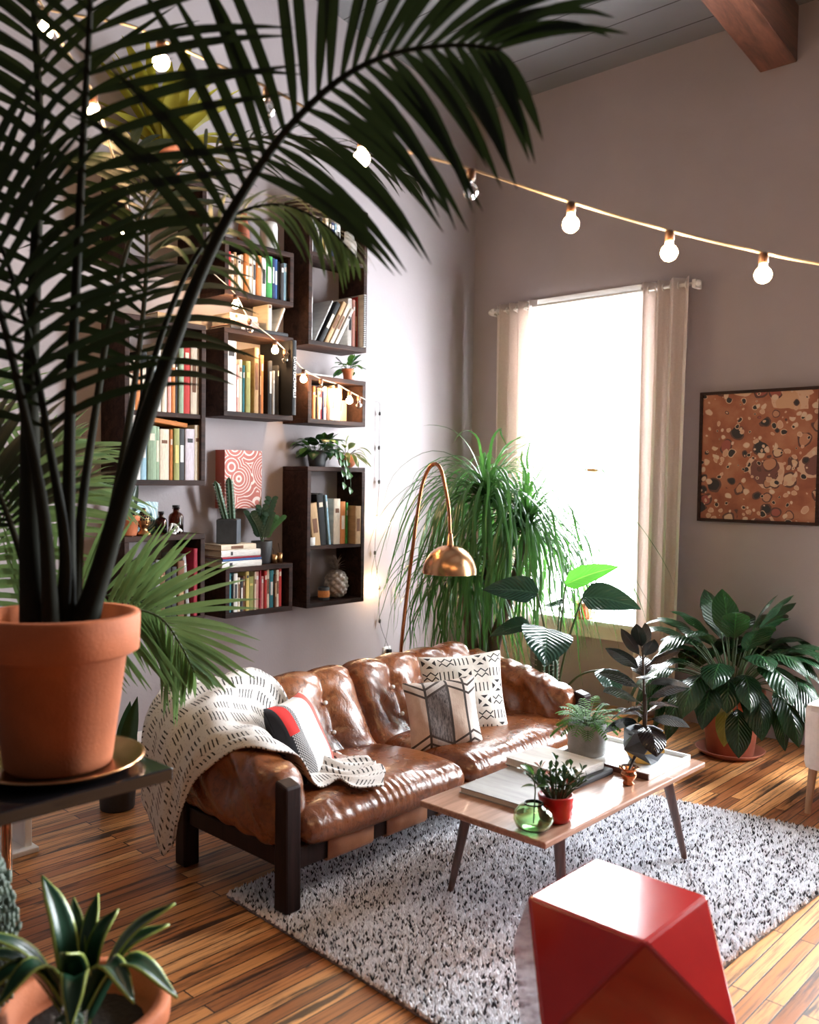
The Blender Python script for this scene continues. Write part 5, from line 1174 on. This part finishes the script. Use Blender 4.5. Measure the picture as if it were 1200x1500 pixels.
# ------------------------------------------------------------------ agave in the foreground
q = thing('agave', 'spiky agave with pale edged leaves in a terracotta pot in the near corner', 'plant', (2.53, -4.415, 0)); pot(q, M['terra'], .125, .165, .385, .012, .05, .022, .86)
c0 = V(0, -.01, .345)
tips = [(2.413,-4.449,.63),(2.425,-4.385,.565),(2.455,-4.344,.57),(2.534,-4.34,.56),(2.625,-4.255,.575),(2.61,-4.26,.525),(2.60,-4.49,.545),(2.44,-4.60,.57),(2.43,-4.61,.53),(2.56,-4.61,.47),(2.74,-4.32,.44),(2.71,-4.40,.45),(2.50,-4.64,.45),(2.68,-4.52,.44)]
for k, tp in enumerate(tips):
    tp = V(*tp) - V(2.53, -4.415, 0); d = tp - c0; hz_ = nz(V(d[0], d[1], 0)) if np.hypot(d[0], d[1]) > 1e-3 else V(1, 0, 0); b = c0 + hz_ * .02
    up_ = 1 if d[2] > .17 else 2.2
    mid = b + (tp - b) * .5 + V(0, 0, .045 * up_) - hz_ * .01; P = spline([b, mid, tp], 14)
    w_ = .058 if k not in (1, 2) else .036
    mb = MB().ribbon(P, [w_ * x for x in np.interp(np.linspace(0, 1, 14), [0, .15, .45, .75, .95, 1], [.75, .9, 1, .7, .16, .02])], nz(np.cross(nz(P[3] - P[0]), np.cross(V(0, 0, 1), hz_))) * (1 if True else -1), .42, 4)
    o = mb.build('leaf', M['agave'], q); o.modifiers.new('t', 'SOLIDIFY').thickness = .005
ribbed(q, (.085, -.075, .33), .022, .10, 6)['label'] = 'small spiny cactus column'
q = thing('trailing_succulent', 'grey green trailing succulent at the left edge of the foreground', 'plant', (2.315, -4.60, 0))
MB().lathe([(0, 0), (.085, 0), (.085, .012), (.02, .03), (.018, .46), (.07, .475), (.07, .488), (0, .488)], 24).build('plant_stand', M['iron'], q)
pot(q, M['dark'], .05, .07, .12, z=.4885)
mbz = MB(); rg = random.Random(6)
for k in range(26):
    az = rg.uniform(-.9, 1.9); r_ = rg.uniform(.03, .06); e_ = rg.uniform(.05, .26)
    P = spline([V(r_ * math.cos(az), r_ * math.sin(az), .60), V(.085 * math.cos(az), .085 * math.sin(az), .615 + rg.uniform(0, .04)), V(.11 * math.cos(az), .11 * math.sin(az), .56), V(.115 * math.cos(az) + rg.uniform(-.01, .02), .115 * math.sin(az) + rg.uniform(-.01, .02), .56 - e_)], 12); mbz.tube(P, .0015, 4, 0)
    for p in P[2:]:
        for _ in range(3): mbz.ico(p + V(rg.uniform(-.012, .012), rg.uniform(-.012, .012), rg.uniform(-.008, .008)), rg.uniform(.006, .010), 0, 6, (1, .7, 1.3))
mbz.build('strands', M['succ'], q)
# ------------------------------------------------------------------ white stand at the far left
q = thing('plant_stand', 'white slab sided stand with a copper post, left of the sofa under the black table', 'stand', (.84, -3.86, 0))
MB().box((-.20, .085, .0), (-.03, .115, .50)).build('side_panel', M['white'], q, bev=.004); MB().box((-.22, -.05, 0), (.0, .13, .022)).build('foot', M['white'], q, bev=.004)
MB().box((.10, -.065, 0), (.15, -.04, .50)).build('side_panel', M['white'], q, bev=.004); MB().tube([(.165, -.07, 0), (.165, -.07, .50)], .016, 14).build('post', M['copper'], q)
MB().box((-.24, -.12, .50), (.20, .14, .525)).build('stand_top', M['white'], q, bev=.004)
# ------------------------------------------------------------------ string lights
def globe(parent, p, r_, lit, nrm=(0, 0, -1), sock=.019, c=(0, 0, 0)):
    """socket hanging at p (a part) with its bulb as sub-part"""
    p = V(*p) - V(*c)
    so_ = MB().lathe([(0, .012), (.009, .012), (.0125, .004), (.0125, -sock * .7), (.010, -sock), (0, -sock)], 12).build('socket', M['socket'], parent, loc=tuple(p))
    b = MB().lathe([(.009, -sock + .001), (.0105, -sock - .006)] + [(r_ * math.sin(a), -sock - .008 - r_ * .92 - r_ * math.cos(PI - a) * -1 * -1) for a in np.linspace(.45, PI, 12)], 16)
    o = b.build('lit_bulb' if lit else 'clear_bulb', M['lit'] if lit else M['glass'], so_)
    return so_
def string(name, label, P, bulbs, cr=.0035, n=120, r_=.022, mat='cord'):
    c = P[0]; t = thing(name, label, 'string lights', tuple(c)); S_ = spline([V(*p) for p in P], n)
    MB().tube(S_, cr, 7).build('cord', M[mat], t, W=True)
    for q in bulbs:
        p, lit = q; globe(t, (p[0], p[1], p[2] - .012), r_, lit, c=c)
    return t
SL1 = [(.03,-5.3,3.35),(.75,-4.85,3.12),(1.623,-4.316,2.871),(1.849,-4.181,2.769),(2.046,-4.042,2.712),(2.114,-3.981,2.673),(2.329,-3.789,2.549),(2.52,-3.618,2.42),(2.739,-3.42,2.336),(2.94,-3.238,2.251),(3.137,-3.059,2.178),(3.325,-2.888,2.122),(3.449,-2.775,2.093),(3.62,-2.63,2.075),(3.85,-2.43,2.06),(4.3,-2.05,2.08),(5.4,-1.1,2.35),(6.58,-.1,2.9)]
string('festoon_lights', 'string of round glowing bulbs crossing the room in front of the window wall', SL1, [(SL1[5], True), (SL1[6], False), (SL1[7], True), (SL1[8], False), (SL1[9], True), (SL1[10], True), (SL1[11], True), ((3.62,-2.63,2.075), True)], .004)
SL2 = [(1.50,-4.26,3.25),(1.631,-4.167,2.988),(1.702,-4.108,2.841),(1.753,-4.067,2.723),(1.814,-4.017,2.6),(1.83,-3.97,2.45),(1.80,-3.9,2.30)]
string('festoon_lights', 'shorter strand of glowing bulbs hanging down among the upper palm fronds', SL2, [(SL2[2], True), (SL2[4], True), (SL2[6], True)], .004)
SS = [(.255,-2.60,2.62),(.27,-2.504,2.557),(.27,-2.384,2.482),(.27,-2.288,2.364),(.27,-2.111,2.270),(.27,-1.966,2.174),(.27,-1.90,2.128),(.27,-1.766,2.085),(.27,-1.64,2.065),(.27,-1.532,2.03),(.265,-1.368,1.985),(.20,-1.25,1.995),(.03,-1.113,2.01)]
string('shelf_lights', 'strand of small warm bulbs draped diagonally across the wall boxes', SS, [(SS[2], True), (SS[3], False), (SS[4], True), ((.27,-2.04,2.225), False), (SS[6], True), (SS[7], False), (SS[8], True), (SS[9], True), ((.267,-1.45,2.008), False)], .003, 100, .02)
W_ = [(.02,-1.113,2.01),(.02,-1.023,2.008),(.02,-1.015,1.935),(.02,-1.017,1.706),(.02,-1.013,1.476),(.02,-1.029,1.237),(.02,-1.044,.998),(.02,-1.0,.759),(.02,-.99,.53),(.03,-.92,.36),(.038,-.90,.315)]
wt = thing('hanging_light_wire', 'thin dark wire with clips and two glowing bulbs running down the wall to the outlet', 'string lights', W_[0])
MB().tube(spline([V(*p) for p in W_], 90), .0016, 6).build('wire', M['wire'], wt, W=True)
for p in W_[2:9]: MB().lathe([(0, -.012), (.008, -.012), (.009, .008), (.004, .014), (0, .014)], 8, p).build('clip', M['wire'], wt, W=True)
for p in ((.045,-1.050,1.225), (.045,-1.060,.775)):
    MB().ico(p, .019, n=10).build('lit_bulb', M['lit'], wt, W=True)
